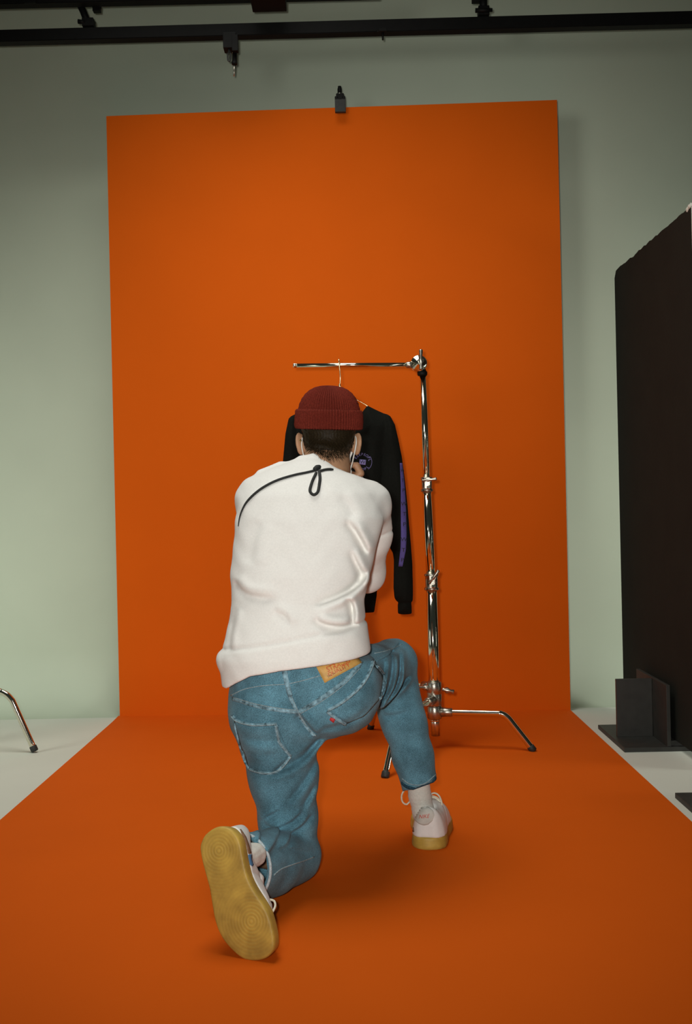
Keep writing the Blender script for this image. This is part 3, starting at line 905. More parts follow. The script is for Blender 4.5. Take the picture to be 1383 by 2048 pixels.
# round chest emblem
ex, ey = 724, 924
bm = bmesh.new()
pr_ = None
for k in range(0, 27):
    a = math.radians(-95 + k * 8.5)
    p = [hit(sw_bvh, ex + r_ * math.cos(a), ey + r_ * math.sin(a)) for r_ in (18.8, 19.4)]
    rg = [bm.verts.new(h_[0] + h_[1] * 0.0014) for h_ in p]
    if pr_ and 8 <= k <= 17: bm.faces.new((pr_[0], pr_[1], rg[1], rg[0]))
    pr_ = rg
for v_ in [v_ for v_ in bm.verts if not v_.link_faces]: bm.verts.remove(v_)
link('emblem_ring', from_bm(bm, 'emblem_ring'), M_LILAC, sws)
for k, ch in enumerate('ESEPEOPL'):
    a = math.radians(-148 + k * 19)
    printed('letter', ch, sw_bvh, ex + 15.2 * math.cos(a), ey + 15.2 * math.sin(a), 7.4, math.degrees(a) + 90, M_LILAC, sws)
for k, ch in enumerate('PEOPL'):
    a = math.radians(128 - k * 21)
    printed('letter', ch, sw_bvh, ex + 15.2 * math.cos(a), ey + 15.2 * math.sin(a), 7.4, math.degrees(a) - 90, M_LILAC, sws)
patch('emblem_square', sw_bvh, [(719, 919), (731.5, 920), (730.5, 930), (718, 928.5)], 4, 4, 0.0012, M_LILAC, sws, thick=0.0006)
printed('letter', 'W', sw_bvh, 724.8, 924.4, 10.5, 6, M_CORD, sws, 0.0028)

# ------------------------------------------------------------------ the kneeling person: skeleton (pixel, pixel, depth)
J = lambda x, y, Y: at(x, y, Y)
shR, elR, wrR = J(738, 1010, 2.82), J(731, 1146, 3.00), J(708, 972, 3.05)
shL, elL, wrL = J(522, 1005, 2.82), J(528, 1160, 3.00), J(618, 1000, 3.06)
hipL, kneeL = J(550, 1420, 2.67), J(584, 1712, 2.64)
hipR, kneeR = J(676, 1385, 2.67), J(787, 1328, 3.02)
ankR = J(845, 1612, 2.945)
cuffL = J(481, 1737, 2.40)
# shoes: heel point, toe direction, up direction
LO = at(441, 1655, 2.25); LT = at(502, 1921, 2.172)
lf_ = (LT - LO).normalized()
lu = Vector((math.sin(0.30), math.cos(0.30), 0.0)); lu = (lu - lf_ * lu.dot(lf_)).normalized(); lx = lf_.cross(lu)
RO = on_floor(845, 1701, 0.004); RO.z = 0.0045
rf = Vector((math.sin(0.20), math.cos(0.20), 0)); ru = Vector((0, 0, 1)); rx = rf.cross(ru)
ankL = LO + lf_ * 0.080 + lu * 0.10
shinL = cuffL + (kneeL - cuffL).normalized() * 0.08 + Vector((-0.018, 0, 0.028))
headC = J(656.5, 842, 2.945)
faceC = J(656.5, 903, 2.985)

def ear(P, s):
    cx_ = 599.5 if s < 0 else 714.5
    c_ = J(cx_, 886, 2.955)
    n_ = Vector((0.80 * s, 0.60, 0)); w_ = Vector((0.60 * s, -0.80, 0)); u_ = Vector((0.12 * s, -0.18, 1)).normalized()
    w_ = (w_ - u_ * w_.dot(u_)).normalized(); n_ = u_.cross(w_)
    Mx = np.array([list(n_), list(w_), list(u_)]).T
    d = ell(P, c_, (0.0075, 0.0185, 0.032), Mx)
    lobe = ell(P, c_ + Vector((-0.003 * s, 0.004, -0.022)), (0.0065, 0.0115, 0.014), Mx)
    root = cap(P, c_ + Vector((-0.012 * s, 0.010, 0.014)), c_ + Vector((-0.011 * s, 0.010, -0.016)), 0.010)
    d = smin(smin(d, lobe, 0.008), root, 0.010)
    bowl = ell(P, c_ + Vector((0.008 * s, 0.008, 0.004)), (0.0065, 0.011, 0.02), Mx)
    return smax(d, -bowl, 0.004)

def skull(P):
    d = ell(P, headC, (0.0785, 0.097, 0.100))
    d = smin(d, ell(P, faceC, (0.060, 0.074, 0.085)), 0.04)
    return d

def neckf(P):
    return chain(P, [J(656, 888, 2.935), J(651, 935, 2.885), J(645, 985, 2.82)], [0.061, 0.063, 0.072], 0.03)

def hand(P, s, dx=0.0, dy=0.0):
    f_ = lambda x, y, Y: J((x if s > 0 else 2 * 657 - x) + dx, y + dy, Y)
    d = ell(P, f_(703, 962, 3.045), (0.026, 0.040, 0.030))
    for i, (ln, r_) in enumerate(((0.0, 0.0098), (1.5, 0.0102), (0.5, 0.0098), (-2.5, 0.0088))):
        Yi = 3.015 + i * 0.0185
        fg = chain(P, [f_(705, 957, Yi), f_(720.5 + ln * 0.6, 947, Yi), f_(712.5 + ln * 0.5, 931.5 - ln * 0.4, Yi + 0.002), f_(704, 929 + i * 0.5, Yi + 0.004)], [r_ * 1.12, r_ * 1.02, r_ * 0.95, r_ * 0.85], 0.003)
        d = smin(d, fg, 0.005)
    th = chain(P, [f_(699, 968, 3.02), f_(694, 953, 3.005), f_(692, 942, 3.01), f_(697, 936, 3.02)], [0.0125, 0.011, 0.0105, 0.0085], 0.004)
    return smin(d, th, 0.006)

def body(P):
    d = ell(P, J(612, 1080, 2.76), (0.120, 0.070, 0.16))
    d = smin(d, ell(P, J(605, 1395, 2.66), (0.120, 0.075, 0.07)), 0.04)
    d = smin(d, cap(P, J(612, 1090, 2.76), J(604, 1360, 2.66), 0.080, 0.080), 0.04)
    d = smin(d, cap(P, shL, shR, 0.048), 0.04)
    for a, b, c_ in ((shR, elR, wrR), (shL, elL, wrL)):
        d = smin(d, chain(P, [a, b, c_], [0.043, 0.036, 0.026], 0.02), 0.02)
    d = smin(d, chain(P, [hipL, kneeL, shinL, ankL, LO + lf_ * 0.09 + lu * 0.055, LO + lf_ * 0.24 + lu * 0.045], [0.080, 0.050, 0.026, 0.019, 0.018, 0.015], 0.02), 0.03)
    d = smin(d, chain(P, [hipR, kneeR, kneeR.lerp(ankR, 0.4), ankR, RO + rf * 0.08 + ru * 0.06, RO + rf * 0.23 + ru * 0.048], [0.080, 0.050, 0.042, 0.020, 0.018, 0.015], 0.02), 0.03)
    d = smin(d, neckf(P), 0.025)
    hd = skull(P)
    hd = smin(hd, cap(P, J(656.5, 868, 3.052), J(656.5, 893, 3.066), 0.007, 0.013), 0.012)          # nose
    hd = smin(hd, cap(P, J(638, 861, 3.028), J(675, 861, 3.028), 0.012), 0.012)                     # brow
    hd = smin(hd, cap(P, J(648, 912, 3.048), J(665, 912, 3.048), 0.007), 0.008)                     # lips
    for s in (-1, 1):
        hd = smax(hd, -ell(P, J(656.5 + s * 20, 874, 3.05), (0.015, 0.010, 0.010)), 0.008)          # eye sockets
    d = smin(d, hd, 0.02)
    for s in (-1, 1): d = smin(d, ear(P, s), 0.006)
    d = smin(d, hand(P, 1), 0.006)
    d = smin(d, hand(P, -1, 6, 40), 0.006)
    return d
lo_ = (-0.40, 2.12, -0.01); hi_ = (0.30, 3.22, 1.38)
me = implicit('person', body, lo_, hi_, 0.0032, smooth=2)
person = link('person', me, M_SKIN, origin=(-0.12, 2.68, 0.0), smooth=True)
tag(person, 'person in white sweatshirt, blue jeans and maroon beanie kneeling on one knee, seen from behind', 'person')
for s in (-1, 1):
    c_ = J(656.5 + s * 20, 874, 3.036)
    bm = bmesh.new(); bmesh.ops.create_uvsphere(bm, u_segments=16, v_segments=10, radius=0.0112)
    for v_ in bm.verts: v_.co += c_
    e_ = link('eye', from_bm(bm, 'eye'), M_EYEW, person, smooth=True)
    bm = bmesh.new(); add_lathe(bm, c_ + Vector((0, 0.0092, 0)), (0, 1, 0), [(0, 0.006), (0.0022, 0.0045), (0.0028, 0.001)], 14)
    link('iris', from_bm(bm, 'iris'), M_EYED, e_)

# ---- hair
hl = [(604, 866), (611, 886), (624, 899), (640, 905), (656, 908), (674, 905), (690, 898), (703, 884), (711, 866)]
hx = np.array([J(x, y, 2.88).x for x, y in hl]); hz = np.array([J(x, y, 2.88).z for x, y in hl])
def hair(P):
    d = smin(skull(P), neckf(P), 0.025) - 0.004 - 0.0012 * np.sin(P[:, 0] * 700 + 40 * np.sin(P[:, 2] * 90))
    zc = np.interp(P[:, 0], hx, hz) + 0.004 * np.sin(P[:, 0] * 420) + 0.003 * np.sin(P[:, 0] * 1100)
    front = np.clip((P[:, 1] - 2.955) / 0.03, 0, 1) * 0.08
    return smax(d, zc + front - P[:, 2], 0.006)
me = implicit('hair', hair, (headC.x - 0.1, 2.83, hz.min() - 0.02), (headC.x + 0.1, 3.06, headC.z + 0.11), 0.003)
hr = link('hair', me, M_HAIR, person, smooth=True)
sk_bvh = BVHTree.FromPolygons([v_.co + Vector(person.location) for v_ in person.data.vertices], [tuple(p.vertices) for p in person.data.polygons])
bm = bmesh.new()
for k in range(2600):
    x = random.uniform(606, 709)
    yb = float(np.interp(x, [p[0] for p in hl], [p[1] for p in hl]))
    y = yb + random.gauss(-4, 6.5)
    if abs(x - 672) < 22: y += random.uniform(0, 6)
    h_ = hit(sk_bvh, x, y)
    if h_ is None: continue
    p, n_ = h_
    dn = Vector((random.gauss(0.0, 0.25) + (656 - x) * 0.004, 0, -1)); dn = (dn - n_ * dn.dot(n_)).normalized()
    L_ = random.uniform(0.006, 0.014)
    a = p + n_ * 0.0015; b = a + dn * L_ * 0.6 + n_ * 0.0022; c_ = a + dn * L_ + n_ * 0.0032
    sd = dn.cross(n_).normalized() * 0.00042
    v_ = [bm.verts.new(q) for q in (a - sd, a + sd, a + n_ * 0.0006, b - sd * 0.7, b + sd * 0.7, b + n_ * 0.0004, c_)]
    for f_ in ((0, 1, 4, 3), (1, 2, 5, 4), (2, 0, 3, 5), (3, 4, 6), (4, 5, 6), (5, 3, 6)): bm.faces.new([v_[i] for i in f_])
o = link('nape_hair', from_bm(bm, 'nape_hair'), M_HAIR, person); o['kind'] = 'stuff'

# ---- beanie: ribbed dome and turned-up cuff
HB = J(656.8, 858.5, 2.945)
RM = Matrix.Rotation(math.radians(5.5), 3, 'X') @ Matrix.Rotation(math.radians(2.6), 3, 'Y')
def rib_surface(name, prof, nrib, amp, sxy, parent, per=6):
    n = nrib * per
    V = []; F = []
    for j, (r_, z_, am) in enumerate(prof):
        for k in range(n):
            a = 2 * PI * k / n
            rr = r_ + amp * am * (abs(math.cos(nrib * a / 2)) - 0.6) + 0.0008 * am * math.sin(j * 1.9 + k)
            V.append(HB + RM @ Vector((rr * sxy[0] * math.cos(a), rr * sxy[1] * math.sin(a), z_)))
    for j in range(len(prof) - 1):
        for k in range(n):
            k2 = (k + 1) % n
            F.append((j * n + k, j * n + k2, (j + 1) * n + k2, (j + 1) * n + k))
    return link(name, mesh_np(name, V, F), M_KNIT, parent, smooth=True)
dome = []
for i in range(27):
    t = i / 26
    z_ = 0.040 + 0.0885 * math.sin(t * PI / 2)
    r_ = 0.0908 * max(0.0, math.cos(t * PI / 2)) ** 0.80
    dome.append((max(r_, 0.0008), z_, min(1, r_ / 0.03)))
beanie = rib_surface('beanie', dome, 72, 0.0056, (1.0, 1.15), person)
cuffp = [(0.0925, 0.004, 0.3), (0.0965, 0.0, 0.6), (0.0988, 0.004, 1), (0.0998, 0.012, 1), (0.1000, 0.026, 1), (0.0990, 0.042, 1), (0.0978, 0.052, 1), (0.0950, 0.0575, 0.6), (0.0905, 0.055, 0.3), (0.0900, 0.045, 0.3)]
rib_surface('cuff', cuffp, 72, 0.0050, (1.0, 1.13), beanie)

# ---- face mask with ear loops, stud in the left ear
def maskf(P):
    d = skull(P)
    sh = np.maximum(d - 0.0085, -(d - 0.003))
    zt = J(656, 885, 3.0).z; zb = J(656, 952, 3.0).z
    pl = 0.0012 * np.sin(P[:, 2] * 260)
    sh = sh + pl
    sh = smax(sh, 2.972 - P[:, 1] - 0.25 * (zt - P[:, 2]) * 0.0, 0.003)
    sh = smax(sh, P[:, 2] - zt - 0.10 * (P[:, 1] - 3.02), 0.003)
    return smax(sh, zb - P[:, 2], 0.003)
me = implicit('mask', maskf, (headC.x - 0.09, 2.95, J(656, 965, 3).z), (headC.x + 0.09, 3.10, J(656, 870, 3).z), 0.0027)
mk = link('face_mask', me, M_MASK, person, smooth=True)
tube_obj('ear_loop', smooth_path([J(606, 868, 2.965), J(603.5, 880, 2.945), J(603, 893, 2.942), J(606, 908, 2.95), J(609.5, 922, 2.965), J(614, 938, 2.985)], 5), 0.0019, M_MASK, mk, 8)
tube_obj('ear_loop', smooth_path([J(709, 868, 2.965), J(712, 880, 2.94), J(711, 893, 2.935), J(707, 912, 2.945), J(702.5, 931, 2.965), J(696, 945, 2.985)], 5), 0.0021, M_MASK, mk, 8)
patch_pts = [J(701.5, 931, 2.962), J(704, 940, 2.972), J(700, 950, 2.98), J(690, 950, 2.972)]
bm = bmesh.new()
for k in range(4):
    a = J(702.5 - k * 1.2, 931 + k * 1.0, 2.960 + k * 0.004); b = J(692 + k * 3.0, 950, 2.968 + k * 0.006)
    add_tube(bm, [a, a.lerp(b, 0.5) + Vector((0.002, -0.002, 0)), b], [0.0022, 0.0032, 0.0030], 8)
link('mask_pleat', from_bm(bm, 'mask_pleat'), M_MASK, mk)
bm = bmesh.new(); bmesh.ops.create_icosphere(bm, subdivisions=2, radius=0.0035)
for v_ in bm.verts: v_.co += J(600.5, 881, 2.926)
link('ear_stud', from_bm(bm, 'ear_stud'), M_GOLD, person, smooth=True)

# ---- white sweatshirt
tors = rows_px([(918, 600, 640, 2.83, 0.04), (926, 580, 655, 2.825, 0.052), (938, 541, 672, 2.815, 0.072), (955, 503, 716, 2.795, 0.095), (990, 481, 750, 2.775, 0.118), (1040, 470, 768, 2.755, 0.132), (1100, 466, 752, 2.735, 0.138),
                (1150, 461, 740, 2.715, 0.142), (1200, 465, 728, 2.70, 0.142), (1240, 459, 731, 2.685, 0.145), (1275, 449, 738, 2.67, 0.148), (1310, 438, 743, 2.66, 0.150), (1350, 444, 744, 2.65, 0.146), (1400, 447, 744, 2.645, 0.142)])
hem = [(425, 1392), (448, 1385), (470, 1370), (500, 1353), (560, 1341), (650, 1330), (742, 1318), (780, 1312)]
hmx = np.array([at(x, y, 2.53).x for x, y in hem]); hmz = np.array([at(x, y, 2.53).z for x, y in hem])
seam = [(425, 1312), (457, 1303), (540, 1289), (633, 1271), (700, 1258), (760, 1246)]
smx = np.array([at(x, y, 2.54).x for x, y in seam]); smz = np.array([at(x, y, 2.54).z for x, y in seam])
SF = [([(690, 1040), (708, 1062), (722, 1085), (734, 1112)], 2.62, 0.011, 0.010), ([(736, 1142), (722, 1164), (698, 1184), (664, 1199), (626, 1212)], 2.58, 0.013, 0.009),
      ([(692, 1196), (702, 1212), (705, 1232), (704, 1252)], 2.58, 0.011, 0.008), ([(628, 1234), (640, 1246), (662, 1253), (690, 1255), (716, 1250)], 2.56, 0.011, 0.010),
      ([(462, 1162), (480, 1182), (505, 1192), (560, 1196)], 2.60, 0.007, 0.012),
      ([(700, 1100), (712, 1128), (722, 1150), (716, 1166)], 2.60, 0.008, 0.009), ([(545, 1222), (570, 1234), (578, 1250)], 2.56, 0.005, 0.010),
      ([(474, 1215), (464, 1250), (459, 1306)], 2.60, 0.003, 0.008),
      ([(680, 990), (703, 1025), (712, 1070)], 2.66, 0.004, 0.014), ([(520, 1040), (505, 1085), (500, 1130)], 2.62, 0.003, 0.018),
      ([(600, 955), (640, 975), (668, 1000)], 2.70, 0.002, 0.012)]
def sweater(P):
    d = loft(P, tors, 2.35, 0.03)
    z = P[:, 2]; x = P[:, 0]
    # shoulders, yoke and the skewed collar
    d = smin(d, cap(P, J(596, 966, 2.825), J(520, 996, 2.80), 0.058, 0.060), 0.035)
    d = smin(d, cap(P, J(692, 1002, 2.83), J(735, 1008, 2.81), 0.060, 0.061), 0.035)
    col_ = chain(P, [J(574, 934, 2.84), J(602, 924, 2.835), J(627, 918, 2.835), J(650, 931, 2.82), J(672, 946, 2.83), J(694, 955, 2.86)], [0.012, 0.0125, 0.0125, 0.012, 0.011, 0.009], 0.012)
    d = smin(d, col_, 0.022)
    lap = chain(P, [J(560, 932, 2.84), J(520, 946, 2.80)], [0.012, 0.010], 0.01)
    d = smin(d, lap, 0.02)
    # sleeves
    ar = chain(P, [shR, J(737, 1075, 2.90), elR], [0.063, 0.060, 0.055], 0.03)
    fr = chain(P, [elR, wrR], [0.054, 0.038], 0.02)
    sg = 0.0035 * np.exp(-((z - (J(780, 1063, 2.88).z + (J(748, 1076, 2.88).z - J(780, 1063, 2.88).z) * (x - J(780, 1063, 2.88).x) / (J(748, 1076, 2.88).x - J(780, 1063, 2.88).x))) / 0.004) ** 2)
    bump = cap(P, J(756, 1048, 2.87), J(760, 1062, 2.88), 0.034, 0.03)
    ar = smin(smin(ar, fr, 0.03), bump, 0.02) + sg
    al = smin(chain(P, [shL, elL], [0.060, 0.054], 0.03), chain(P, [elL, wrL], [0.052, 0.038], 0.02), 0.03)
    d = smin(d, al, 0.03)
    d = smin(d, ar, 0.014)
    # hem band
    zs = np.interp(x, smx, smz); zh = np.interp(x, hmx, hmz)
    d = d + 0.004 * np.exp(-((z - zs) / 0.005) ** 2)
    below = np.clip((zs - z) / 0.01, 0, 1)
    d = d + below * (0.0035 * np.clip((zs - z) / 0.09, 0, 1) ** 2 - 0.002)
    d = d + 1.3 * folds(P, [(a_, b_, c_, 0.82 * w_) for a_, b_, c_, w_ in SF])
    d = d + 0.0012 * np.sin(z * 30 + x * 22) * np.sin(x * 25 - z * 9) + 0.0005 * np.sin(z * 85 + 3 * np.sin(x * 40))
    # side bunching of the band at the left hip
    d = smin(d, ell(P, J(452, 1318, 2.66), (0.018, 0.06, 0.022)), 0.02)
    return smax(d, zh - z, 0.008)
lo_ = J(425, 1400, 2.6); hi_ = J(795, 895, 2.9)
me = implicit('sweatshirt', sweater, (lo_.x, 2.46, lo_.z - 0.01), (hi_.x, 3.14, hi_.z), 0.0036)
sv = bvh_of(me)
swt = link('sweatshirt', me, M_FLEECE, person, smooth=True); swt['label'] = 'white fleece sweatshirt'
# black draw cord lying over the shoulder, knotted at the nape
def on_sw(pl, lift, n=6):
    out = []
    for x, y in dense(pl, n):
        h_ = hit(sv, x, y)
        if h_: out.append(h_[0] + h_[1] * lift)
    for _ in range(2):
        out = [out[0]] + [(out[i - 1] + out[i] * 2 + out[i + 1]) / 4 for i in range(1, len(out) - 1)] + [out[-1]]
    return out
pl = on_sw([(477.5, 1053), (481, 1032), (491, 1009), (507, 991), (528, 975), (556, 961), (590, 951), (615, 946), (634, 941)], 0.0022)
n_ = len(pl)
cord = tube_obj('draw_cord', pl, [0.0012 + 0.0024 * min(1, i / (n_ * 0.35)) for i in range(n_)], M_CORD, swt, 8); cord['label'] = 'black draw cord'
tube_obj('cord_end', on_sw([(640, 944), (648, 941.5), (656, 940.5), (666, 940.5)], 0.0025), [0.0022] + [0.0040] * 9 + [0.0042] * 6 + [0.003] * 2 + [0.0015], M_CORD, cord, 8)
tube_obj('cord_loop', on_sw([(638, 944), (639.5, 960), (637, 978), (634, 987), (627, 991), (620.5, 986), (620, 978), (625, 963), (632, 948)], 0.0035, 7), 0.0042, M_CORD, cord, 8)
kp = on_sw([(628, 943), (633, 939), (639, 935.5)], 0.004)
tube_obj('cord_knot', kp, [0.004 + 0.0045 * math.sin(PI * (i + 0.5) / len(kp)) for i in range(len(kp))], M_CORD, cord, 10)

# ---- jeans
pel = rows_px([(1318, 470, 744, 2.66, 0.112), (1350, 462, 750, 2.66, 0.118), (1385, 459, 748, 2.665, 0.122), (1420, 463, 728, 2.67, 0.120), (1450, 470, 700, 2.675, 0.108), (1470, 485, 660, 2.68, 0.085)])
axL = (kneeL - cuffL).normalized()
cufR = J(838, 1569, 2.95)
axR = (J(806, 1440, 2.99) - cufR).normalized()
JF = [([(515, 1650), (540, 1655), (572, 1668), (600, 1688), (626, 1712)], 2.58, 0.003, 0.008), ([(520, 1648), (540, 1632), (562, 1617)], 2.58, 0.004, 0.007), ([(548, 1658), (580, 1647), (602, 1628), (613, 1608)], 2.57, 0.005, 0.007),
      ([(575, 1668), (605, 1655), (622, 1635)], 2.57, 0.005, 0.006), ([(645, 1478), (615, 1512), (585, 1530), (524, 1553)], 2.57, 0.006, 0.009), ([(632, 1530), (605, 1570), (574, 1606)], 2.58, 0.0045, 0.009),
      ([(628, 1580), (612, 1608), (585, 1630)], 2.57, 0.004, 0.007), ([(594, 1424), (610, 1448), (630, 1474)], 2.56, 0.010, 0.010), ([(560, 1478), (520, 1482), (490, 1478)], 2.56, 0.003, 0.010), ([(500, 1500), (530, 1506), (556, 1502)], 2.56, 0.003, 0.008),
      ([(784, 1305), (783, 1335), (772, 1375), (748, 1415)], 2.86, 0.008, 0.008), ([(798, 1300), (797, 1345), (782, 1375), (765, 1394)], 2.92, 0.007, 0.007), ([(820, 1350), (800, 1372), (770, 1400)], 2.95, 0.006, 0.007), ([(770, 1318), (766, 1350), (756, 1380)], 2.80, 0.005, 0.007),
      ([(748, 1306), (775, 1300), (804, 1288)], 2.95, 0.004, 0.004), ([(765, 1432), (790, 1428), (815, 1420)], 2.95, 0.003, 0.008), ([(640, 1455), (690, 1440), (735, 1412)], 2.60, 0.003, 0.010)]
def jeans(P):
    d = loft(P, pel, 2.2, 0.01)
    d = smin(d, ell(P, J(540, 1422, 2.615), (0.090, 0.085, 0.095)), 0.04)
    d = smin(d, ell(P, J(678, 1386, 2.635), (0.092, 0.095, 0.100)), 0.04)
    lt = chain(P, [J(552, 1435, 2.665), J(566, 1550, 2.655), J(576, 1640, 2.645), J(579, 1712, 2.645)], [0.106, 0.088, 0.073, 0.071], 0.03)
    rt = chain(P, [J(684, 1388, 2.70), J(736, 1352, 2.86), J(784, 1326, 3.00)], [0.100, 0.084, 0.071], 0.03)
    d = smin(d, lt, 0.05)
    d = smin(d, rt, 0.05)
    # right shin, hollow at the hem
    pr_ = [J(787, 1326, 3.01), J(800, 1420, 3.0), J(809, 1450, 2.985), J(825, 1510, 2.965), cufR - axR * 0.03]
    rs = chain(P, pr_, [0.066, 0.0655, 0.064, 0.059, 0.0525], 0.02)
    cutR = -((P - A(cufR)) @ A(axR))
    cutR = cutR + 0.10 * (P[:, 0] - cufR.x)
    rs = smax(rs, cutR - 0.004, 0.004)
    rs = smax(rs, -cap(P, cufR - axR * 0.06, cufR + axR * 0.16, 0.045, 0.050), 0.004)
    d = smin(d, rs, 0.022)
    # left shin towards the viewer, hollow at the cuff
    mid = kneeL.lerp(cuffL, 0.5) + Vector((0, 0, -0.004))
    ls = chain(P, [J(588, 1712, 2.63), mid, cuffL - axL * 0.06], [0.072, 0.079, 0.0855], 0.02)
    ls = smax(ls, -((P - A(cuffL)) @ A(axL)), 0.004)
    hol = cap(P, cuffL - axL * 0.10, cuffL + axL * 0.13, 0.083, 0.054)
    d = smin(d, ls, 0.010)
    d = d + 2.0 * folds(P, [(a_, b_, c_, 0.8 * w_) for a_, b_, c_, w_ in JF])
    d = d + 0.0010 * np.sin(P[:, 2] * 70 + P[:, 0] * 45) * np.sin(P[:, 0] * 60 + P[:, 1] * 40)
    d = smax(d, -hol, 0.004)
    d = smax(d, 0.006 - P[:, 2], 0.012)
    # keep the cuff and hem hollow after blending
    return d
me = implicit('jeans', jeans, (-0.40, 2.28, 0.0), (0.26, 3.12, 0.64), 0.0042)
jv = bvh_of(me)
jn = link('jeans', me, M_DENIM, person, smooth=True); jn['label'] = 'faded blue denim jeans'
ribbon('waistband_seam', jv, [(462, 1391), (490, 1378), (530, 1371), (572, 1368), (605, 1361), (645, 1350)], 0.0022, 0.0008, M_THREAD, jn)
yk = ribbon('yoke_seam', jv, [(465, 1397), (485, 1403), (507, 1410), (535, 1416), (560, 1420), (594, 1424)], 0.011, 0.0006, M_DENIML, jn)
ribbon('stitch_line', jv, [(465, 1394), (507, 1407), (559, 1416.5), (592, 1420)], 0.0018, 0.0022, M_THREAD, yk)
yk = ribbon('yoke_seam', jv, [(597, 1424), (620, 1411), (642, 1397), (664, 1382), (684, 1366), (702, 1349), (716, 1332), (722, 1322)], 0.012, 0.0006, M_DENIML, jn)
ribbon('stitch_line', jv, [(600, 1428), (645, 1401), (688, 1369), (720, 1335)], 0.0018, 0.0022, M_THREAD, yk)
cs = ribbon('centre_seam', jv, [(571, 1345), (575, 1380), (584, 1403), (594, 1424), (603, 1440), (614, 1456), (629, 1472)], 0.010, 0.0006, M_DENIML, jn)
ribbon('stitch_line', jv, [(577, 1380), (597, 1424), (617, 1456), (632, 1471)], 0.0016, 0.0022, M_THREAD, cs)
ribbon('belt_loop', jv, [(568, 1336), (571, 1355), (576, 1376), (580, 1392)], 0.013, 0.0035, M_DENIML, jn, thick=0.002)
# back pockets
def pocket(top, bot, edges, n=14):
    p_ = patch('back_pocket', jv, (top, bot), n, 12, 0.0022, M_DENIM, jn, bulge=0.002, thick=0.0025)
    for e_, w_ in edges:
        b_ = ribbon('pocket_edge', jv, e_, w_, 0.0040, M_DENIML, p_)
        if w_ > 0.006: ribbon('stitch_line', jv, e_, 0.0018, 0.0062, M_THREAD, p_)
    return p_
pocket([(467, 1434), (478, 1444), (507, 1450), (552, 1448)], [(492, 1530), (502, 1540), (540, 1548), (581, 1512)],
       [([(466, 1432), (477, 1442), (507, 1449), (553, 1447)], 0.007), ([(551, 1449), (556, 1475), (561, 1488), (580, 1511)], 0.009), ([(580, 1512), (566, 1530), (551, 1545), (525, 1545), (500, 1538)], 0.008), ([(470, 1446), (478, 1480), (489, 1518), (500, 1538)], 0.006)])
pocket([(655, 1421), (698, 1393), (730, 1360), (745, 1328)], [(692, 1447), (728, 1432), (758, 1398), (768, 1356)],
       [([(655, 1420), (678, 1408), (700, 1392), (718, 1375), (732, 1356), (741, 1336), (744, 1323)], 0.0085), ([(654, 1422), (670, 1435), (690, 1447)], 0.010), ([(752, 1334), (764, 1348), (769, 1360), (765, 1380), (757, 1398)], 0.007)])
o = patch('red_tab', jv, [(661, 1433), (670, 1437), (667, 1443), (659, 1438)], 3, 2, 0.0065, M_REDTAB, jn, thick=0.002); o['label'] = 'small red cloth tab'
lp = patch('leather_patch', jv, [(626, 1322), (702, 1295), (722, 1326), (649, 1366)], 10, 6, 0.003, M_LEATHER, jn, thick=0.002); lp['label'] = 'tan leather waist patch with red print'
pv = BVHTree.FromPolygons([v_.co + Vector(person.location) for v_ in lp.data.vertices], [tuple(p.vertices) for p in lp.data.polygons])
printed('print', 'STRAUSS', pv, 676, 1330, 15, -24, M_REDINK, lp, 0.0008, 0.85)
printed('print', 'QUALITY', pv, 677, 1340, 11, -26, M_REDINK, lp, 0.0008, 1.05)
printed('print', '501 31', pv, 662, 1350, 6, -27, M_DARKINK, lp, 0.0008, 1.0)
printed('print', 'L 31', pv, 685, 1338, 6, -27, M_DARKINK, lp, 0.0008, 1.0)
# leg seams and hems
ribbon('leg_seam', jv, [(547, 1750), (562, 1738), (585, 1729), (606, 1722), (627, 1714)], 0.0030, 0.0008, M_THREAD, jn)
ribbon('leg_seam', jv, [(748, 1307), (775, 1301), (803, 1289)], 0.0022, 0.0006, M_THREAD, jn)
rimc = cuffL + axL * 0.001
x_, y_ = frame_for(axL)
rr_ = 0.0815
rim = [rimc + (x_ * math.cos(a) + y_ * math.sin(a)) * rr_ for a in np.linspace(0, 2 * PI, 49)[:-1]]
o = tube_obj('cuff_edge', rim, 0.0036, mat('frayed_cotton', (0.42, 0.50, 0.53, 1), 0.9, noise=0.25, nscale=250), jn, 8, closed=True); o['label'] = 'frayed pale cuff edge'
hm_ = [(803, 1566), (812, 1573), (824, 1576.5), (836, 1577.5), (850, 1573), (862, 1566), (871, 1556)]
ribbon('hem_edge', jv, hm_, 0.010, 0.0012, M_DENIMD, jn)
ribbon('hem_stitch', jv, [(804, 1557), (818, 1567), (836, 1570), (852, 1565), (871, 1548)], 0.0022, 0.0010, M_THREAD, jn)

# ---- socks and shoes
sole_px = [(440.6, 1653.5), (428, 1656), (418, 1662), (408, 1671), (403, 1680), (399.5, 1690), (399, 1700), (403, 1724), (410, 1750), (418, 1781), (424, 1819), (431.5, 1852), (445, 1880), (465, 1903), (486, 1919), (509, 1922.5), (531, 1917),
           (545, 1902), (547.5, 1884), (543.5, 1857), (536, 1830), (525, 1809), (507, 1781), (495, 1757), (487.5, 1728), (481.5, 1695), (474, 1674), (459, 1658)]
outl = []
for x, y in sole_px:
    d_ = ray(x, y); t_ = (LO - CAM).dot(lu) / d_.dot(lu); p = CAM + d_ * t_ - LO
    outl.append(np.array((p.dot(lx), p.dot(lf_)), np.float32))
outl = np.array(outl)
outl_s = np.array([(v_.x, v_.y) for v_ in smooth_path([Vector((float(a), float(b), 0)) for a, b in outl], 3, closed=True)], np.float32)
LEN = float(outl[:, 1].max())
ysam = np.linspace(0.003, LEN - 0.003, 60)
xl_, xr_ = [], []
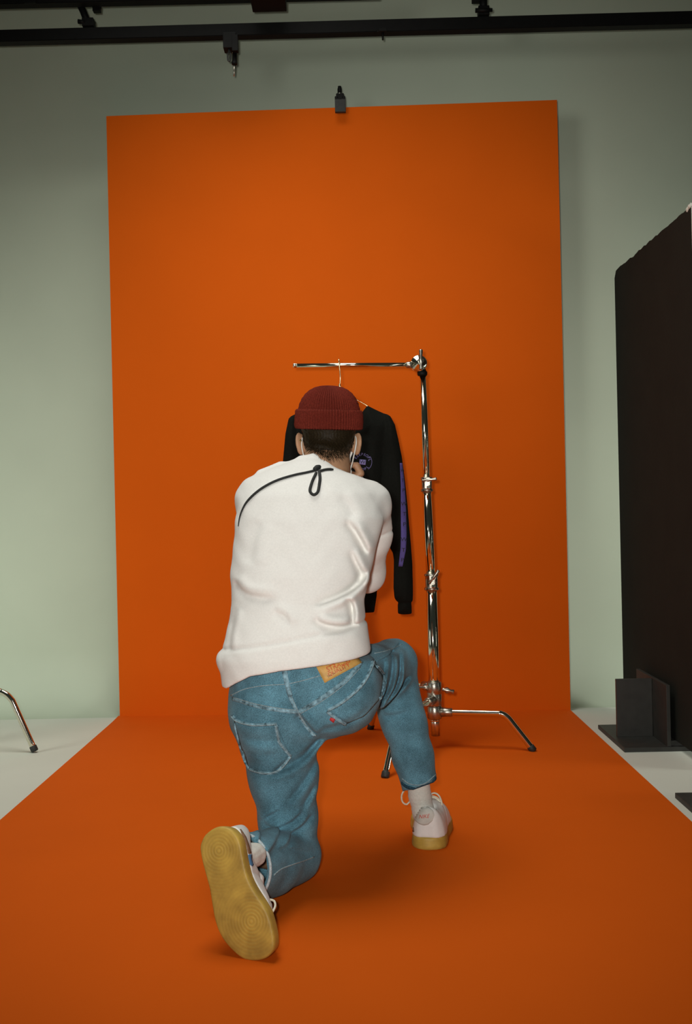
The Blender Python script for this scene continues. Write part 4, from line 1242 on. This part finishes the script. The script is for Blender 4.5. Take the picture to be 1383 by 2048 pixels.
for yy in ysam:
    xs = []
    n_ = len(outl_s)
    for i in range(n_):
        a, b = outl_s[i], outl_s[(i + 1) % n_]
        if (a[1] - yy) * (b[1] - yy) < 0: xs.append(a[0] + (b[0] - a[0]) * (yy - a[1]) / (b[1] - a[1]))
    xl_.append(min(xs) if xs else 0); xr_.append(max(xs) if xs else 0)
xl_ = np.array(xl_); xr_ = np.array(xr_)
HY = np.array([0.0, 0.006, 0.02, 0.05, 0.09, 0.12, 0.15, 0.18, 0.21, 0.24, 0.27, 0.29, 0.31]) * LEN / 0.297
HH = np.array([0.07, 0.092, 0.101, 0.088, 0.084, 0.092, 0.088, 0.075, 0.060, 0.050, 0.044, 0.036, 0.02])

def sole_f(Q):
    d2 = poly2(Q[:, :2], list(outl_s))
    zc = 0.018; hz_ = 0.018
    side = d2 + 0.0025 * np.clip((Q[:, 2] - 0.012) / 0.02, 0, 1)
    return smax(side, np.abs(Q[:, 2] - zc) - hz_, 0.006)
def upper_f(Q):
    y = Q[:, 1]
    a = np.interp(y, ysam, xl_); b = np.interp(y, ysam, xr_)
    c_ = (a + b) / 2; w_ = np.maximum((b - a) / 2 - 0.0005 - 0.007 * np.clip((y - 0.17) / 0.05, 0, 1), 0.004)
    H = np.interp(y, HY, HH)
    z = Q[:, 2] - 0.020
    taper = 1.0 - 0.16 * np.clip(z / 0.09, 0, 1)
    q = ((np.abs(Q[:, 0] - c_) / (w_ * taper)) ** 2.6 + (np.clip(z, 0, 1) / H) ** 3.0) ** (1 / 2.7)
    d = (q - 1) * np.minimum(w_, H) * 0.75
    d = np.maximum(d, 0.0335 - Q[:, 2])
    d = smax(d, 0.004 - y, 0.006); d = smax(d, y - (LEN - 0.006), 0.006)
    hole = cap(Q, (0.002, 0.070, 0.085), (0.002, 0.058, 0.17), 0.034, 0.040)
    d = smax(d, -hole, 0.006)
    groove = 0.0015 * np.exp(-((y - 0.105 - 0.4 * np.clip(z, 0, 0.1)) / 0.003) ** 2) + 0.0015 * np.exp(-((y - 0.205) / 0.003) ** 2)
    return d + groove

def place(me, O, xd, fd, ud, mirror):
    n = len(me.vertices); V = np.empty(n * 3, np.float32); me.vertices.foreach_get('co', V); V = V.reshape(-1, 3)
    s = -1 if mirror else 1
    W = np.array(O) + np.outer(V[:, 0] * s, np.array(xd)) + np.outer(V[:, 1], np.array(fd)) + np.outer(V[:, 2], np.array(ud))
    me.vertices.foreach_set('co', W.astype(np.float32).ravel())
    if mirror: me.flip_normals()
    me.update()
    return V

mnx, mxx = float(outl[:, 0].min()) - 0.012, float(outl[:, 0].max()) + 0.012
sole0 = implicit('sole', sole_f, (mnx, -0.012, -0.008), (mxx, LEN + 0.012, 0.045), 0.003)
upper0 = implicit('upper', upper_f, (mnx, -0.012, 0.006), (mxx, LEN + 0.012, 0.135), 0.003)
hc = np.array((0.0, 0.048)); bc = None
for x, y in ((437, 1702), (502, 1843)):
    d_ = ray(x, y); t_ = (LO - CAM).dot(lu) / d_.dot(lu); p = CAM + d_ * t_ - LO
    q = np.array((p.dot(lx), p.dot(lf_)))
    if bc is None: hc = q; bc = 0
    else: bc = q
def shoe(O, xd, fd, ud, mirror, label, loops):
    up = upper0.copy(); place(up, O, xd, fd, ud, mirror)
    ub = bvh_of(up)
    sh = link('shoe', up, M_LEATHERW, person, smooth=True); sh['label'] = label
    so = sole0.copy(); L_ = place(so, O, xd, fd, ud, mirror)
    dh = np.linalg.norm(L_[:, :2] - hc, axis=1); db = np.linalg.norm(L_[:, :2] - bc, axis=1)
    ring = np.where(L_[:, 2] < 0.006, np.minimum(dh, db), 0.002)
    at_ = so.attributes.new('ring', 'FLOAT', 'POINT'); at_.data.foreach_set('value', ring.astype(np.float32))
    am_ = np.where(L_[:, 2] < 0.006, 0.25 + 0.75 * np.exp(-(np.minimum(dh, db * 0.8) / 0.03) ** 2), 0.0)
    a2_ = so.attributes.new('ring_amp', 'FLOAT', 'POINT'); a2_.data.foreach_set('value', am_.astype(np.float32))
    o_ = link('sole', so, M_GUM, sh, smooth=True); o_['label'] = 'gum rubber sole with circular tread'
    Wd = lambda x, y, z: Vector(O) + Vector(xd) * (x * (-1 if mirror else 1)) + Vector(fd) * y + Vector(ud) * z
    # tongue, lace rows and bow
    bm = bmesh.new(); add_tube(bm, [Wd(0.004, 0.150, 0.094), Wd(0.003, 0.130, 0.106), Wd(0.002, 0.118, 0.114)], [0.016, 0.018, 0.009], 14)
    link('tongue', from_bm(bm, 'tongue'), M_LEATHERW, sh)
    for k in range(5):
        y = 0.128 + k * 0.018; z = 0.020 + float(np.interp(y, HY, HH)) + 0.002
        cx_ = float(np.interp(y, ysam, (xl_ + xr_) / 2))
        tube_obj('lace', smooth_path([Wd(cx_ - 0.026, y, z - 0.010), Wd(cx_ - 0.014, y + 0.002, z), Wd(cx_, y + 0.003, z + 0.003), Wd(cx_ + 0.014, y + 0.002, z), Wd(cx_ + 0.026, y, z - 0.010)], 4), 0.0030, M_LACE, sh, 8)
    for loop in loops:
        tube_obj('lace_loop', smooth_path([Wd(*q) for q in loop], 5), 0.0026, M_LACE, sh, 8)
    return sh, ub
shL_o, ubL = shoe(LO, lx, lf_, lu, False, 'white sneaker resting on its toe, sole turned to the viewer',
                  [[(0.03, 0.180, 0.085), (0.046, 0.186, 0.080), (0.054, 0.196, 0.066), (0.050, 0.206, 0.054), (0.044, 0.204, 0.062), (0.040, 0.192, 0.074), (0.03, 0.182, 0.085)]])
shR_o, ubR = shoe(RO, rx, rf, ru, True, 'white sneaker flat on the floor, heel to the viewer',
                  [[(0.0, 0.125, 0.118), (0.034, 0.112, 0.152), (0.058, 0.108, 0.148), (0.074, 0.108, 0.128), (0.074, 0.110, 0.106), (0.062, 0.114, 0.096), (0.048, 0.118, 0.106), (0.006, 0.125, 0.116)],
                   [(0.0, 0.125, 0.118), (-0.020, 0.118, 0.132), (-0.036, 0.118, 0.124), (-0.044, 0.120, 0.098), (-0.036, 0.124, 0.084), (-0.028, 0.125, 0.100), (0.0, 0.125, 0.116)]])
o = patch('side_swoosh', ubL, ([(479, 1659), (487, 1676), (493, 1692), (496, 1708)], [(481.5, 1659), (491.5, 1674), (497.5, 1690), (502, 1707)]), 12, 3, 0.0012, M_BROWN, shL_o, thick=0.001)
o['label'] = 'brown curved side stripe'
o = patch('swoosh_tip', ubL, ([(496, 1709), (496, 1721), (499, 1729), (504.5, 1733)], [(503, 1709), (503.5, 1719), (505, 1726), (506.5, 1729)]), 8, 3, 0.0012, M_BLUE, shL_o, thick=0.001)
o['label'] = 'blue tip of the side stripe'
ht = patch('heel_tab', ubR, ([(826, 1632), (829, 1622), (837, 1614.5), (847, 1612), (857, 1614.5), (865, 1621), (868, 1630)], [(826, 1632), (830, 1641), (838, 1648), (847, 1651), (856, 1649), (864, 1642), (868, 1630)]), 16, 10, 0.0012, M_LEATHERG, shR_o, thick=0.0015)
ht['label'] = 'grey round heel tab'
hv = BVHTree.FromPolygons([v_.co + Vector(person.location) for v_ in ht.data.vertices], [tuple(p.vertices) for p in ht.data.polygons])
printed('heel_print', 'NIKE', hv, 848, 1633, 10.5, -5, M_REDINK, ht, 0.0008, 0.9, 0.35)
o = patch('side_swoosh', ubR, [(822, 1650), (827, 1650), (828, 1664), (824, 1664)], 3, 3, 0.0012, M_BROWN, shR_o, thick=0.001)

def sock(name, pts, rads, ref):
    def f(P): return chain(P, pts, rads, 0.012) + 0.0006 * np.sin(P[:, 2] * 500)
    a = np.array([list(p) for p in pts]); r_ = max(rads) + 0.012
    me_ = implicit(name, f, a.min(0) - r_, a.max(0) + r_, 0.003)
    return link(name, me_, M_SOCK, person, smooth=True)
sock('sock', [J(834, 1540, 2.96), J(839, 1592, 2.948), J(846, 1622, 2.945), RO + rf * 0.075 + ru * 0.07], [0.036, 0.0315, 0.031, 0.026], RO)
sock('sock', [shinL, ankL + lu * 0.03, ankL, LO + lf_ * 0.080 + lu * 0.06], [0.032, 0.0245, 0.024, 0.024], LO)
